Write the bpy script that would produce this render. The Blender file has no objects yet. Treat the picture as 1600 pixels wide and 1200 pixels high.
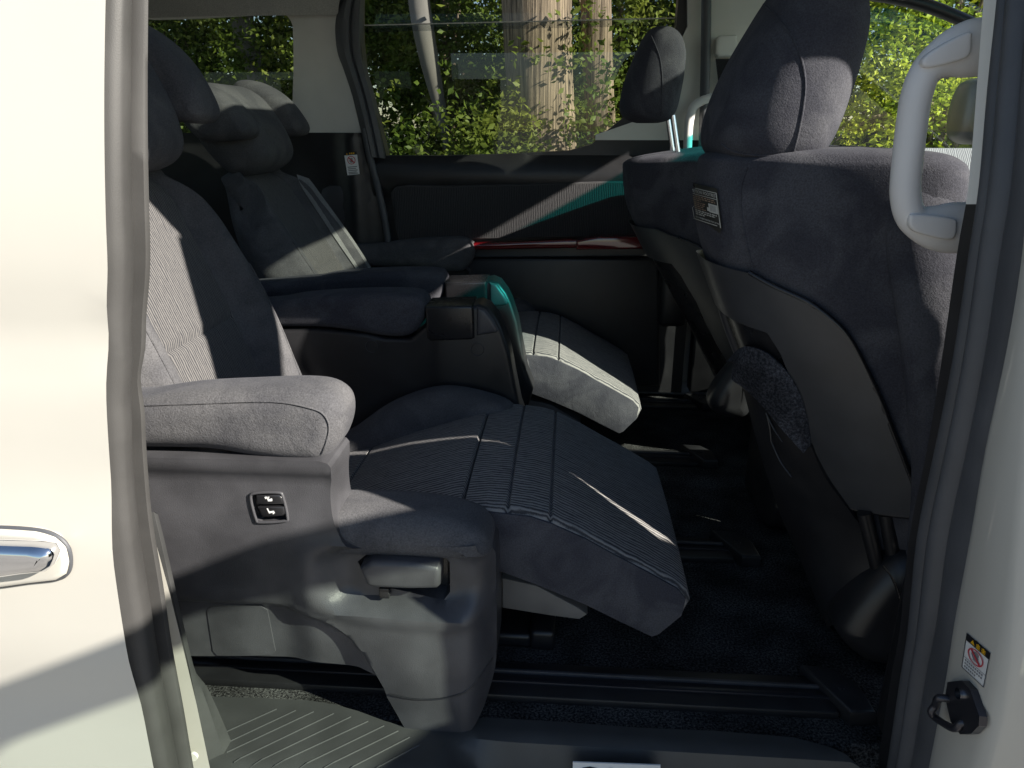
import bpy, bmesh, math, random
from mathutils import Vector, Matrix, geometry as geo

random.seed(7)
sc = bpy.context.scene
COL = sc.collection
R = math.radians

# ------------------------------------------------------------------ camera, sky, sun, exposure
FPX, YAW, PITCH, CAMZ = 1150.0, R(4.23), R(19.18), 1.32
cam = bpy.data.cameras.new("camera")
cam.sensor_width = 36.0
cam.lens = 36.0 * FPX / 1600.0
cam.clip_start = 0.02
cam.clip_end = 2000
camo = bpy.data.objects.new("camera", cam)
COL.objects.link(camo)
camo.location = (0, 0, CAMZ)
camo.rotation_euler = (R(90) - PITCH, 0, YAW)
sc.camera = camo

SUN = Vector((1.0, -0.43, 0.575)).normalized()          # direction towards the sun
SUN_EL = math.asin(SUN.z)
SUN_ROT = math.atan2(SUN.x, SUN.y)
world = bpy.data.worlds.new("World")
sc.world = world
world.use_nodes = True
wn = world.node_tree
for n in list(wn.nodes):
    wn.nodes.remove(n)
wo = wn.nodes.new("ShaderNodeOutputWorld")
wb = wn.nodes.new("ShaderNodeBackground")
ws = wn.nodes.new("ShaderNodeTexSky")
ws.sky_type = 'NISHITA'
ws.sun_disc = False
ws.sun_elevation = SUN_EL
ws.sun_rotation = SUN_ROT
ws.dust_density = 0.4
ws.ozone_density = 1.4
wb.inputs['Strength'].default_value = 0.056
wn.links.new(ws.outputs[0], wb.inputs[0])
wn.links.new(wb.outputs[0], wo.inputs[0])

sl = bpy.data.lights.new("sun", 'SUN')
sl.energy = 5.0
sl.angle = R(0.55)
sl.color = (1.0, 0.935, 0.82)
so = bpy.data.objects.new("sun", sl)
COL.objects.link(so)
so.location = (3, -3, 5)
so.rotation_euler = SUN.to_track_quat('Z', 'Y').to_euler()

sc.view_settings.view_transform = 'Standard'
sc.view_settings.look = 'None'
sc.view_settings.gamma = 1.0
sc.view_settings.exposure = 1.42
sc.render.engine = 'CYCLES'
sc.cycles.use_denoising = True
sc.cycles.max_bounces = 10
sc.cycles.diffuse_bounces = 5
sc.cycles.transparent_max_bounces = 24
sc.cycles.sample_clamp_indirect = 6.0
sc.cycles.caustics_reflective = False
sc.cycles.caustics_refractive = False

# ------------------------------------------------------------------ pixel -> place
_c, _s = math.cos, math.sin
RT = Vector((_c(YAW), _s(YAW), 0))
FW = Vector((-_s(YAW) * _c(PITCH), _c(YAW) * _c(PITCH), -_s(PITCH)))
UP = Vector((-_s(YAW) * _s(PITCH), _c(YAW) * _s(PITCH), _c(PITCH)))
CAM = Vector((0, 0, CAMZ))

def ray(x, y):
    return (x - 800) * RT + (600 - y) * UP + FPX * FW

def PY(x, y, Y):
    d = ray(x, y)
    return CAM + d * (Y / d.y)

def PZ(x, y, Z):
    d = ray(x, y)
    return CAM + d * ((Z - CAMZ) / d.z)

def tr(pts, Y):
    """pixels -> (x, z) on the lengthwise plane at Y"""
    out = []
    for x, y in pts:
        p = PY(x, y, Y)
        out.append((p.x, p.z))
    return out

def pix(p):
    d = Vector(p) - CAM
    z = d.dot(FW)
    return 800 + FPX * d.dot(RT) / z, 600 - FPX * d.dot(UP) / z

# ------------------------------------------------------------------ materials
def new_mat(name):
    m = bpy.data.materials.new(name)
    m.use_nodes = True
    nt = m.node_tree
    b = nt.nodes['Principled BSDF']
    return m, nt, b

def N(nt, t, **kw):
    n = nt.nodes.new(t)
    for k, v in kw.items():
        if k.startswith('i_'):
            n.inputs[k[2:].replace('_', ' ')].default_value = v
        else:
            setattr(n, k, v)
    return n

def L(nt, a, b):
    nt.links.new(a, b)

def mix_col(nt, fac, c1, c2):
    m = nt.nodes.new('ShaderNodeMix')
    m.data_type = 'RGBA'
    L(nt, fac, m.inputs[0])
    m.inputs[6].default_value = (*c1, 1)
    m.inputs[7].default_value = (*c2, 1)
    return m.outputs[2]

def ramp(nt, src, lo, hi):
    r = nt.nodes.new('ShaderNodeMapRange')
    r.inputs[1].default_value = lo
    r.inputs[2].default_value = hi
    L(nt, src, r.inputs[0])
    return r.outputs[0]

def obj_co(nt, scale=(1, 1, 1), kind='Object'):
    tc = nt.nodes.new('ShaderNodeTexCoord')
    mp = nt.nodes.new('ShaderNodeMapping')
    mp.inputs['Scale'].default_value = scale
    L(nt, tc.outputs[kind], mp.inputs[0])
    return mp.outputs[0]

def bump(nt, b, h, strength, dist):
    bp = nt.nodes.new('ShaderNodeBump')
    bp.inputs['Strength'].default_value = strength
    bp.inputs['Distance'].default_value = dist
    L(nt, h, bp.inputs['Height'])
    L(nt, bp.outputs[0], b.inputs['Normal'])
    return bp

def plush_mat(name, c1, c2, sheen=0.5):
    m, nt, b = new_mat(name)
    co = obj_co(nt)
    big = N(nt, 'ShaderNodeTexNoise', i_Scale=9.0, i_Detail=3.0, i_Distortion=1.2)
    L(nt, co, big.inputs[0])
    fine = N(nt, 'ShaderNodeTexNoise', i_Scale=420.0, i_Detail=3.0, i_Roughness=.7)
    L(nt, co, fine.inputs[0])
    f1 = ramp(nt, big.outputs[0], 0.42, 0.62)
    c = mix_col(nt, f1, c1, c2)
    mul = nt.nodes.new('ShaderNodeMix'); mul.data_type = 'RGBA'; mul.blend_type = 'MULTIPLY'
    mul.inputs[0].default_value = 0.8
    L(nt, c, mul.inputs[6]); 
    g = N(nt, 'ShaderNodeMapRange'); g.inputs[1].default_value = .3; g.inputs[2].default_value = .7; g.inputs[3].default_value = .6; g.inputs[4].default_value = 1.3
    L(nt, fine.outputs[0], g.inputs[0]); L(nt, g.outputs[0], mul.inputs[7])
    L(nt, mul.outputs[2], b.inputs['Base Color'])
    b.inputs['Roughness'].default_value = 0.95
    b.inputs['Specular IOR Level'].default_value = 0.1
    b.inputs['Sheen Weight'].default_value = sheen
    b.inputs['Sheen Roughness'].default_value = 0.45
    b.inputs['Sheen Tint'].default_value = (0.75, 0.78, 0.95, 1)
    mid = N(nt, 'ShaderNodeTexNoise', i_Scale=38.0, i_Detail=4.0, i_Distortion=.8); L(nt, co, mid.inputs[0])
    hh = N(nt, 'ShaderNodeMath', operation='MULTIPLY_ADD'); hh.inputs[1].default_value = 1.6
    L(nt, mid.outputs[0], hh.inputs[0]); L(nt, fine.outputs[0], hh.inputs[2])
    bump(nt, b, hh.outputs[0], 0.5, 0.0018)
    return m

def stripe_mat(name, c1, c2, period=0.0054):
    m, nt, b = new_mat(name)
    tc = nt.nodes.new('ShaderNodeTexCoord')
    mp = nt.nodes.new('ShaderNodeMapping'); mp.inputs['Scale'].default_value = (70, 22, 1)
    L(nt, tc.outputs['UV'], mp.inputs[0])
    n1 = N(nt, 'ShaderNodeTexNoise', i_Scale=1.0, i_Detail=3.0, i_Roughness=0.55)
    L(nt, mp.outputs[0], n1.inputs[0])
    sp = nt.nodes.new('ShaderNodeSeparateXYZ'); L(nt, tc.outputs['UV'], sp.inputs[0])
    ma = N(nt, 'ShaderNodeMath', operation='MULTIPLY'); ma.inputs[1].default_value = 2 * math.pi / period
    L(nt, sp.outputs[0], ma.inputs[0])
    mb = N(nt, 'ShaderNodeMath', operation='MULTIPLY_ADD'); mb.inputs[1].default_value = 9.0
    L(nt, n1.outputs[0], mb.inputs[0]); L(nt, ma.outputs[0], mb.inputs[2])
    sn = N(nt, 'ShaderNodeMath', operation='SINE'); L(nt, mb.outputs[0], sn.inputs[0])
    mp2 = nt.nodes.new('ShaderNodeMapping'); mp2.inputs['Scale'].default_value = (900, 500, 1)
    L(nt, tc.outputs['UV'], mp2.inputs[0])
    n2 = N(nt, 'ShaderNodeTexNoise', i_Scale=1.0, i_Detail=1.0)
    L(nt, mp2.outputs[0], n2.inputs[0])
    ad = N(nt, 'ShaderNodeMath', operation='MULTIPLY_ADD'); ad.inputs[1].default_value = 1.6
    L(nt, n2.outputs[0], ad.inputs[0]); L(nt, sn.outputs[0], ad.inputs[2])
    f = ramp(nt, ad.outputs[0], 0.0, 1.45)
    L(nt, mix_col(nt, f, c1, c2), b.inputs['Base Color'])
    b.inputs['Roughness'].default_value = 0.9
    b.inputs['Specular IOR Level'].default_value = 0.15
    b.inputs['Sheen Weight'].default_value = 0.06
    b.inputs['Sheen Tint'].default_value = (0.8, 0.82, 0.95, 1)
    bump(nt, b, f, 0.6, 0.0012)
    return m

def plastic_mat(name, col, rough=0.45, grain=900.0, gs=0.12, spec=0.5, dust=0.25):
    m, nt, b = new_mat(name)
    co = obj_co(nt)
    g = N(nt, 'ShaderNodeTexVoronoi', i_Scale=grain)
    L(nt, co, g.inputs[0])
    big = N(nt, 'ShaderNodeTexNoise', i_Scale=14.0, i_Detail=5.0)
    L(nt, co, big.inputs[0])
    f = ramp(nt, big.outputs[0], 0.4, 0.75)
    hi = tuple(min(1, x * (1 + dust) + 0.004) for x in col)
    L(nt, mix_col(nt, f, col, hi), b.inputs['Base Color'])
    rr = N(nt, 'ShaderNodeMapRange'); rr.inputs[3].default_value = rough - .05; rr.inputs[4].default_value = rough + .1
    L(nt, big.outputs[0], rr.inputs[0]); L(nt, rr.outputs[0], b.inputs['Roughness'])
    b.inputs['Specular IOR Level'].default_value = spec
    bump(nt, b, g.outputs[0], gs, 0.0008)
    return m

def paint_mat(name, col):
    m, nt, b = new_mat(name)
    co = obj_co(nt)
    n = N(nt, 'ShaderNodeTexNoise', i_Scale=5.0, i_Detail=6.0)
    L(nt, co, n.inputs[0])
    f = ramp(nt, n.outputs[0], 0.45, 0.8)
    L(nt, mix_col(nt, f, col, tuple(x * .94 for x in col)), b.inputs['Base Color'])
    b.inputs['Roughness'].default_value = 0.42
    b.inputs['Coat Weight'].default_value = 0.6
    b.inputs['Coat Roughness'].default_value = 0.08
    return m

def simple_mat(name, col, rough=0.5, metal=0.0, spec=0.5, coat=0.0, emit=None):
    m, nt, b = new_mat(name)
    co = obj_co(nt)
    n = N(nt, 'ShaderNodeTexNoise', i_Scale=60.0, i_Detail=4.0)
    L(nt, co, n.inputs[0])
    L(nt, mix_col(nt, n.outputs[0], tuple(x * .93 for x in col), tuple(min(1, x * 1.07) for x in col)), b.inputs['Base Color'])
    b.inputs['Roughness'].default_value = rough
    b.inputs['Metallic'].default_value = metal
    b.inputs['Specular IOR Level'].default_value = spec
    b.inputs['Coat Weight'].default_value = coat
    return m

def carpet_mat(name, c1, c2):
    m, nt, b = new_mat(name)
    co = obj_co(nt)
    n = N(nt, 'ShaderNodeTexNoise', i_Scale=260.0, i_Detail=3.0, i_Roughness=.75)
    L(nt, co, n.inputs[0])
    d = N(nt, 'ShaderNodeTexNoise', i_Scale=12.0, i_Detail=4.0)
    L(nt, co, d.inputs[0])
    f = ramp(nt, n.outputs[0], 0.42, 0.68)
    c = mix_col(nt, f, c1, c2)
    mul = nt.nodes.new('ShaderNodeMix'); mul.data_type = 'RGBA'; mul.blend_type = 'MULTIPLY'; mul.inputs[0].default_value = 1
    g = N(nt, 'ShaderNodeMapRange'); g.inputs[1].default_value = .35; g.inputs[2].default_value = .7; g.inputs[3].default_value = .6; g.inputs[4].default_value = 1.7
    L(nt, d.outputs[0], g.inputs[0]); L(nt, c, mul.inputs[6]); L(nt, g.outputs[0], mul.inputs[7])
    L(nt, mul.outputs[2], b.inputs['Base Color'])
    b.inputs['Roughness'].default_value = 1.0
    b.inputs['Specular IOR Level'].default_value = 0.05
    bump(nt, b, n.outputs[0], 1.0, 0.004)
    return m

def glass_mat(name, tint, refl=1.5, band=None):
    m = bpy.data.materials.new(name)
    m.use_nodes = True
    nt = m.node_tree
    for n in list(nt.nodes):
        nt.nodes.remove(n)
    out = nt.nodes.new('ShaderNodeOutputMaterial')
    t = nt.nodes.new('ShaderNodeBsdfTransparent'); t.inputs[0].default_value = (*tint, 1)
    g = nt.nodes.new('ShaderNodeBsdfGlossy'); g.inputs['Roughness'].default_value = 0.0
    g.inputs[0].default_value = (0.9, 0.95, 1, 1)
    fr = nt.nodes.new('ShaderNodeFresnel'); fr.inputs[0].default_value = refl
    # a thin pane reflects the same from both faces
    ge = nt.nodes.new('ShaderNodeNewGeometry')
    io = N(nt, 'ShaderNodeMapRange'); io.inputs[3].default_value = refl; io.inputs[4].default_value = 1 / refl
    L(nt, ge.outputs['Backfacing'], io.inputs[0]); L(nt, io.outputs[0], fr.inputs[0])
    mx = nt.nodes.new('ShaderNodeMixShader')
    L(nt, fr.outputs[0], mx.inputs[0]); L(nt, t.outputs[0], mx.inputs[1]); L(nt, g.outputs[0], mx.inputs[2])
    L(nt, mx.outputs[0], out.inputs[0])
    if band:
        z0, z1, c0 = band            # shade band fading from colour c0 (above z1) to tint (below z0), a real tinted strip
        tc = nt.nodes.new('ShaderNodeTexCoord'); sp = nt.nodes.new('ShaderNodeSeparateXYZ')
        L(nt, tc.outputs['Object'], sp.inputs[0])
        L(nt, mix_col(nt, ramp(nt, sp.outputs[2], z0, z1), tint, c0), t.inputs[0])
    return m

M = {}
M['plush'] = plush_mat('charcoal_velour', (0.080, 0.080, 0.088), (0.108, 0.107, 0.114), 0.05)
M['plush_navy'] = plush_mat('navy_velour', (0.050, 0.051, 0.063), (0.078, 0.079, 0.091), 0.03)
M['stripe'] = stripe_mat('striped_weave', (0.038, 0.039, 0.046), (0.150, 0.144, 0.142))
M['stripe_seat'] = stripe_mat('striped_seat_weave', (0.05, 0.051, 0.057), (0.26, 0.25, 0.245), 0.0075)
M['plastic'] = plastic_mat('dark_grey_plastic', (0.050, 0.050, 0.056), 0.33, gs=.3, dust=.5)
M['plastic_blk'] = plastic_mat('black_plastic', (0.014, 0.014, 0.016), 0.36)
M['shell'] = plastic_mat('grey_shell_plastic', (0.045, 0.046, 0.050), 0.32)
M['gloss_blk'] = plastic_mat('satin_black_plastic', (0.012, 0.012, 0.014), 0.25, gs=0.03)
M['trim_light'] = plastic_mat('light_grey_trim', (0.70, 0.685, 0.64), 0.6, gs=0.08, dust=.06)
M['grip'] = plastic_mat('pale_grey_grip', (0.72, 0.70, 0.69), 0.45, gs=0.05, dust=.05)
M['headliner'] = plush_mat('headliner_cloth', (0.62, 0.605, 0.57), (0.65, 0.63, 0.59), 0.1)
M['paint'] = paint_mat('white_paint', (0.53, 0.51, 0.465))
M['rubber'] = plastic_mat('grey_rubber', (0.045, 0.044, 0.044), 0.55, gs=0.1)
M['rubber_dk'] = plastic_mat('dark_rubber', (0.062, 0.065, 0.074), 0.5, gs=0.1)
M['step'] = plastic_mat('grey_step_plastic', (0.046, 0.047, 0.048), 0.42)
M['carpet'] = carpet_mat('black_carpet', (0.010, 0.010, 0.011), (0.11, 0.11, 0.11))
M['carpet_grey'] = carpet_mat('grey_carpet', (0.025, 0.027, 0.033), (0.095, 0.098, 0.115))
M['chrome'] = simple_mat('chrome', (0.82, 0.82, 0.84), 0.08, 1.0)
M['steel'] = simple_mat('dark_steel', (0.05, 0.05, 0.06), 0.3, 0.6)
M['cherry'] = simple_mat('cherry_lacquer', (0.13, 0.004, 0.007), 0.12, 0, 0.6, 1.0)
M['belt'] = plush_mat('grey_webbing', (0.20, 0.20, 0.205), (0.23, 0.23, 0.235), 0.2)
M['belt_blk'] = plush_mat('black_webbing', (0.02, 0.02, 0.022), (0.03, 0.03, 0.032), 0.2)
M['sticker'] = simple_mat('sticker_white', (0.80, 0.80, 0.80), 0.35)
M['ink'] = simple_mat('ink_black', (0.015, 0.015, 0.018), 0.4)
M['ink_grey'] = simple_mat('ink_grey', (0.22, 0.22, 0.23), 0.5)
M['ink_red'] = simple_mat('ink_red', (0.55, 0.05, 0.07), 0.4)
M['ink_yellow'] = simple_mat('ink_yellow', (0.75, 0.42, 0.02), 0.4)
M['pale_cloth'] = stripe_mat('pale_door_weave', (0.20, 0.20, 0.23), (0.34, 0.34, 0.38))
M['tag'] = simple_mat('tag_black', (0.018, 0.018, 0.016), 0.45)
M['tag_ink'] = simple_mat('tag_silver', (0.50, 0.50, 0.46), 0.4)
M['tag_brown'] = simple_mat('tag_copper', (0.30, 0.21, 0.15), 0.5)
M['underside'] = plastic_mat('tan_grey_plastic', (0.13, 0.125, 0.12), 0.55)
M['glass'] = glass_mat('clear_glass', (0.84, 0.90, 0.86))
M['door_glass'] = glass_mat('front_door_glass', (0.60, 0.69, 0.62))
M['privacy'] = glass_mat('privacy_glass', (0.50, 0.53, 0.50), 1.5)
M['smoke'] = glass_mat('smoked_visor', (0.62, 0.64, 0.66), 1.5)
M['panel_cloth'] = stripe_mat('door_panel_weave', (0.028, 0.028, 0.032), (0.055, 0.054, 0.056))
M['visor_clear'] = glass_mat('light_visor', (0.80, 0.86, 0.84), 1.5)
M['wind'] = glass_mat('windscreen_glass', (0.80, 0.88, 0.83), 1.5, (1.595, 1.69, (0.02, 0.42, 0.41)))
M['moon'] = glass_mat('moonroof_glass', (0.36, 0.40, 0.36), 1.5)

# ------------------------------------------------------------------ object helpers
MIR = [None]        # y -> MIR - y while building the far seat

def finish(name, me, mat, parent, smooth=40.0):
    if MIR[0] is not None:
        for v in me.vertices:
            v.co.y = MIR[0] - v.co.y
        me.flip_normals()
    o = bpy.data.objects.new(name, me)
    COL.objects.link(o)
    if mat is not None and not me.materials:
        me.materials.append(M[mat] if isinstance(mat, str) else mat)
    if smooth:
        me.shade_smooth()
        me.set_sharp_from_angle(angle=R(smooth))
    if parent is not None:
        o.parent = parent
        o.matrix_parent_inverse = parent.matrix_basis.inverted()
    return o

def from_bm(name, bm, mat, parent, smooth=40.0, recalc=True):
    if recalc:
        bmesh.ops.recalc_face_normals(bm, faces=bm.faces)
    me = bpy.data.meshes.new(name)
    bm.to_mesh(me)
    bm.free()
    return finish(name, me, mat, parent, smooth)

def empty(name, loc, label, cat, group=None):
    o = bpy.data.objects.new(name, None)
    o.empty_display_size = 0.05
    COL.objects.link(o)
    o.location = loc
    o['label'] = label
    o['category'] = cat
    if group:
        o['group'] = group
    return o

def spl(pts, n=6, closed=False):
    """Catmull-Rom through points (any dimension)"""
    P = [tuple(p) for p in pts]
    out = []
    k = len(P)
    rng = range(k) if closed else range(k - 1)
    for i in rng:
        if closed:
            p0, p1, p2, p3 = P[i - 1], P[i], P[(i + 1) % k], P[(i + 2) % k]
        else:
            p0, p1, p2, p3 = P[max(i - 1, 0)], P[i], P[i + 1], P[min(i + 2, k - 1)]
        for j in range(n):
            t = j / n
            out.append(tuple(0.5 * (2 * b + (c - a) * t + (2 * a - 5 * b + 4 * c - d) * t * t + (3 * b - a - 3 * c + d) * t ** 3)
                             for a, b, c, d in zip(p0, p1, p2, p3)))
    if not closed:
        out.append(P[-1])
    return out

def area2(p):
    return 0.5 * sum(p[i - 1][0] * p[i][1] - p[i][0] * p[i - 1][1] for i in range(len(p)))

def inset(poly, d):
    n = len(poly)
    out = []
    for i in range(n):
        a, b, c = Vector(poly[i - 1]), Vector(poly[i]), Vector(poly[(i + 1) % n])
        e1, e2 = (b - a), (c - b)
        if e1.length < 1e-9 or e2.length < 1e-9:
            out.append(tuple(b)); continue
        e1.normalize(); e2.normalize()
        n1, n2 = Vector((-e1.y, e1.x)), Vector((-e2.y, e2.x))
        m = n1 + n2
        if m.length < 1e-6:
            m = n1
        m.normalize()
        k = max(0.5, m.dot(n1))
        q = b + m * min(d / k, d * 1.6)
        out.append((q.x, q.y))
    return out

def resample(poly, step):
    out = []
    n = len(poly)
    for i in range(n):
        a, b = Vector(poly[i]), Vector(poly[(i + 1) % n])
        k = max(1, int((b - a).length / step))
        for j in range(k):
            q = a.lerp(b, j / k)
            out.append((q.x, q.y))
    return out

def pad(name, poly, y0, y1, r, mat, parent, deform=None, seg=5, ny=6, smooth=40.0, step=None, axis='Y'):
    """outline in (x, z) carried across Y with rounded rims; deform(x, y, z) -> x, y, z"""
    poly = list(poly)
    if area2(poly) < 0:
        poly.reverse()
    if step:
        poly = resample(poly, step)
    rings = []
    for k in range(seg + 1):
        a = math.pi / 2 * k / seg
        rings.append((r * (1 - math.sin(a)), y0 + r * (1 - math.cos(a))))
    for k in range(1, ny):
        rings.append((0, y0 + r + (y1 - y0 - 2 * r) * k / ny))
    for k in range(seg + 1):
        a = math.pi / 2 * (1 - k / seg)
        rings.append((r * (1 - math.sin(a)), y1 - r * (1 - math.cos(a))))
    bm = bmesh.new()
    uvl = bm.loops.layers.uv.new('UVMap')
    arc = [0.0]
    for i in range(1, len(poly)):
        arc.append(arc[-1] + (Vector(poly[i]) - Vector(poly[i - 1])).length)
    arc_end = arc[-1] + (Vector(poly[0]) - Vector(poly[-1])).length
    V = []
    for d, y in rings:
        pp = inset(poly, d) if d > 1e-6 else poly
        row = []
        for (x, z) in pp:
            q = deform(x, y, z) if deform else (x, y, z)
            if axis == 'X':
                q = (q[1], q[0], q[2])
            elif axis == 'Z':
                q = (q[0], q[2], q[1])
            row.append(bm.verts.new(q))
        V.append(row)
    n = len(poly)
    for k in range(len(V) - 1):
        for i in range(n):
            j = (i + 1) % n
            f = bm.faces.new((V[k][i], V[k][j], V[k + 1][j], V[k + 1][i]))
            au, bu = arc[i], (arc[j] if j else arc_end)
            for lp, uv in zip(f.loops, ((rings[k][1], au), (rings[k][1], bu), (rings[k + 1][1], bu), (rings[k + 1][1], au))):
                lp[uvl].uv = uv
    for row, rev in ((V[0], False), (V[-1], True)):
        try:
            f = bm.faces.new(row[::-1] if rev else row)
            for lp in f.loops:
                lp[uvl].uv = (lp.vert.co.x, lp.vert.co.z)
        except ValueError:
            pass
    caps = [f for f in bm.faces if len(f.verts) > 4]
    bmesh.ops.triangulate(bm, faces=caps, ngon_method='EAR_CLIP')
    return from_bm(name, bm, mat, parent, smooth)

def pip(x, y, poly):
    c = False
    n = len(poly)
    j = n - 1
    for i in range(n):
        xi, yi = poly[i]; xj, yj = poly[j]
        if (yi > y) != (yj > y) and x < (xj - xi) * (y - yi) / (yj - yi) + xi:
            c = not c
        j = i
    return c

def relief(name, outline, fn, depth, mat, parent, holes=(), grid=0.012, smooth=35.0, lines=(), back=True):
    """sheet over a 2-D outline (u, v) with holes; fn(u, v) -> point; fn3 with depth d for rims"""
    outline = resample(outline, grid * 1.2)
    holes = [resample(h, grid * 1.0) for h in holes]
    pts, edges = [], []
    for loop in [outline] + holes:
        b = len(pts)
        pts += [Vector(p) for p in loop]
        edges += [(b + i, b + (i + 1) % len(loop)) for i in range(len(loop))]
    for ln in lines:
        b = len(pts)
        pts += [Vector(p) for p in ln]
        edges += [(b + i, b + i + 1) for i in range(len(ln) - 1)]
    xs = [p[0] for p in outline]; zs = [p[1] for p in outline]
    nx = int((max(xs) - min(xs)) / grid) + 1
    nz = int((max(zs) - min(zs)) / grid) + 1
    for i in range(nx + 1):
        for k in range(nz + 1):
            x = min(xs) + (i + (0.5 if k % 2 else 0)) * grid
            z = min(zs) + k * grid
            if pip(x, z, outline) and not any(pip(x, z, h) for h in holes):
                if all((abs(x - q[0]) + abs(z - q[1])) > grid * 0.5 for lp in [outline] + holes for q in lp[::1]) if (nx * nz) < 6000 else True:
                    pts.append(Vector((x, z)))
    vo, eo, fo, *_ = geo.delaunay_2d_cdt(pts, edges, [], 0, 1e-6)
    bm = bmesh.new()
    uvl = bm.loops.layers.uv.new('UVMap')
    V = [bm.verts.new(fn(v.x, v.y)) for v in vo]
    for f in fo:
        cx = sum(vo[i].x for i in f) / len(f); cz = sum(vo[i].y for i in f) / len(f)
        if pip(cx, cz, outline) and not any(pip(cx, cz, h) for h in holes):
            try:
                fc = bm.faces.new([V[i] for i in f])
                for lp, i in zip(fc.loops, f):
                    lp[uvl].uv = (vo[i].x, vo[i].y)
            except ValueError:
                pass
    bmesh.ops.delete(bm, geom=[v for v in bm.verts if not v.link_faces], context='VERTS')
    bmesh.ops.recalc_face_normals(bm, faces=bm.faces)
    if depth:
        be = [e for e in bm.edges if e.is_boundary]
        r = bmesh.ops.extrude_edge_only(bm, edges=be)
        for g in r['geom']:
            if isinstance(g, bmesh.types.BMVert):
                g.co += Vector(depth)
    return from_bm(name, bm, mat, parent, smooth, recalc=True)

def loft(name, secs, mat, parent, nseg=40, smooth=50.0, sub=4, cap=True, flat=0.0):
    """secs: (cx, cy, cz, a_rear, a_front, b, n) stacked, super-elliptic, splined along the height"""
    S = spl(secs, sub)
    bm = bmesh.new()
    uvl = bm.loops.layers.uv.new('UVMap')
    rows = []
    for (cx, cy, cz, ar, af, b, n) in S:
        row = []
        for k in range(nseg):
            t = 2 * math.pi * k / nseg
            c, s = math.cos(t), math.sin(t)
            x = math.copysign(abs(c) ** (2 / n), c)
            y = math.copysign(abs(s) ** (2 / n), s)
            row.append(bm.verts.new((cx + x * (af if x > 0 else ar), cy + b * y, cz)))
        rows.append(row)
    for k in range(len(rows) - 1):
        for i in range(nseg):
            j = (i + 1) % nseg
            f = bm.faces.new((rows[k][i], rows[k][j], rows[k + 1][j], rows[k + 1][i]))
            for lp in f.loops:
                lp[uvl].uv = (lp.vert.co.y, lp.vert.co.z)
    if cap:
        bm.faces.new(rows[0][::-1]); bm.faces.new(rows[-1])
    return from_bm(name, bm, mat, parent, smooth)

def tube(name, path, rad, mat, parent, n=14, sub=6, smooth=60.0, closed=False, ry=None):
    P = [Vector(p) for p in (spl(path, sub, closed) if sub else path)]
    K = len(P)
    bm = bmesh.new()
    rows = []
    prev = None
    for i, p in enumerate(P):
        t = (P[(i + 1) % K] - P[i - 1]) if closed else (P[min(i + 1, K - 1)] - P[max(i - 1, 0)])
        t.normalize()
        if prev is None:
            u = t.orthogonal().normalized() if abs(t.y) > .9 else (Vector((0, 1, 0)) - t * t.y).normalized()
        else:
            u = (prev - t * prev.dot(t)).normalized()
        prev = u
        w = t.cross(u)
        r = rad(i / (K - 1)) if callable(rad) else rad
        r2 = (ry(i / (K - 1)) if callable(ry) else ry) if ry else r
        rows.append([bm.verts.new(p + u * (r2 * math.cos(2 * math.pi * k / n)) + w * (r * math.sin(2 * math.pi * k / n))) for k in range(n)])
    rr = range(K) if closed else range(K - 1)
    for i in rr:
        for k in range(n):
            a, b = rows[i], rows[(i + 1) % K]
            bm.faces.new((a[k], a[(k + 1) % n], b[(k + 1) % n], b[k]))
    if not closed:
        bm.faces.new(rows[0][::-1]); bm.faces.new(rows[-1])
    return from_bm(name, bm, mat, parent, smooth)

def box(name, x0, x1, y0, y1, z0, z1, mat, parent, bev=0.004, seg=2):
    bm = bmesh.new()
    bmesh.ops.create_cube(bm, size=1)
    for v in bm.verts:
        v.co = Vector(((x0 + x1) / 2 + v.co.x * (x1 - x0), (y0 + y1) / 2 + v.co.y * (y1 - y0), (z0 + z1) / 2 + v.co.z * (z1 - z0)))
    if bev:
        bmesh.ops.bevel(bm, geom=bm.edges[:], offset=bev, segments=seg, profile=.5, affect='EDGES')
    return from_bm(name, bm, mat, parent)

def strip(name, curves, mat, parent, sub=5, smooth=45.0, thick=None):
    """ruled skin between matching 3-D curves"""
    C = [spl(c, sub) if sub else c for c in curves]
    bm = bmesh.new()
    uvl = bm.loops.layers.uv.new('UVMap')
    rows = [[bm.verts.new(p) for p in c] for c in C]
    for k in range(len(rows) - 1):
        for i in range(len(rows[0]) - 1):
            f = bm.faces.new((rows[k][i], rows[k][i + 1], rows[k + 1][i + 1], rows[k + 1][i]))
            for lp in f.loops:
                lp[uvl].uv = (lp.vert.co.x, lp.vert.co.z)
    bmesh.ops.recalc_face_normals(bm, faces=bm.faces)
    if thick:
        ret = bmesh.ops.solidify(bm, geom=bm.faces[:], thickness=thick)
    return from_bm(name, bm, mat, parent, smooth)

def flat(name, pts3, mat, parent, depth=None):
    bm = bmesh.new()
    f = bm.faces.new([bm.verts.new(p) for p in pts3])
    if depth is not None:
        r = bmesh.ops.extrude_face_region(bm, geom=[f])
        for g in r['geom']:
            if isinstance(g, bmesh.types.BMVert):
                g.co += Vector(depth)
    bmesh.ops.triangulate(bm, faces=[q for q in bm.faces if len(q.verts) > 4])
    return from_bm(name, bm, mat, parent, smooth=0)

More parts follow.
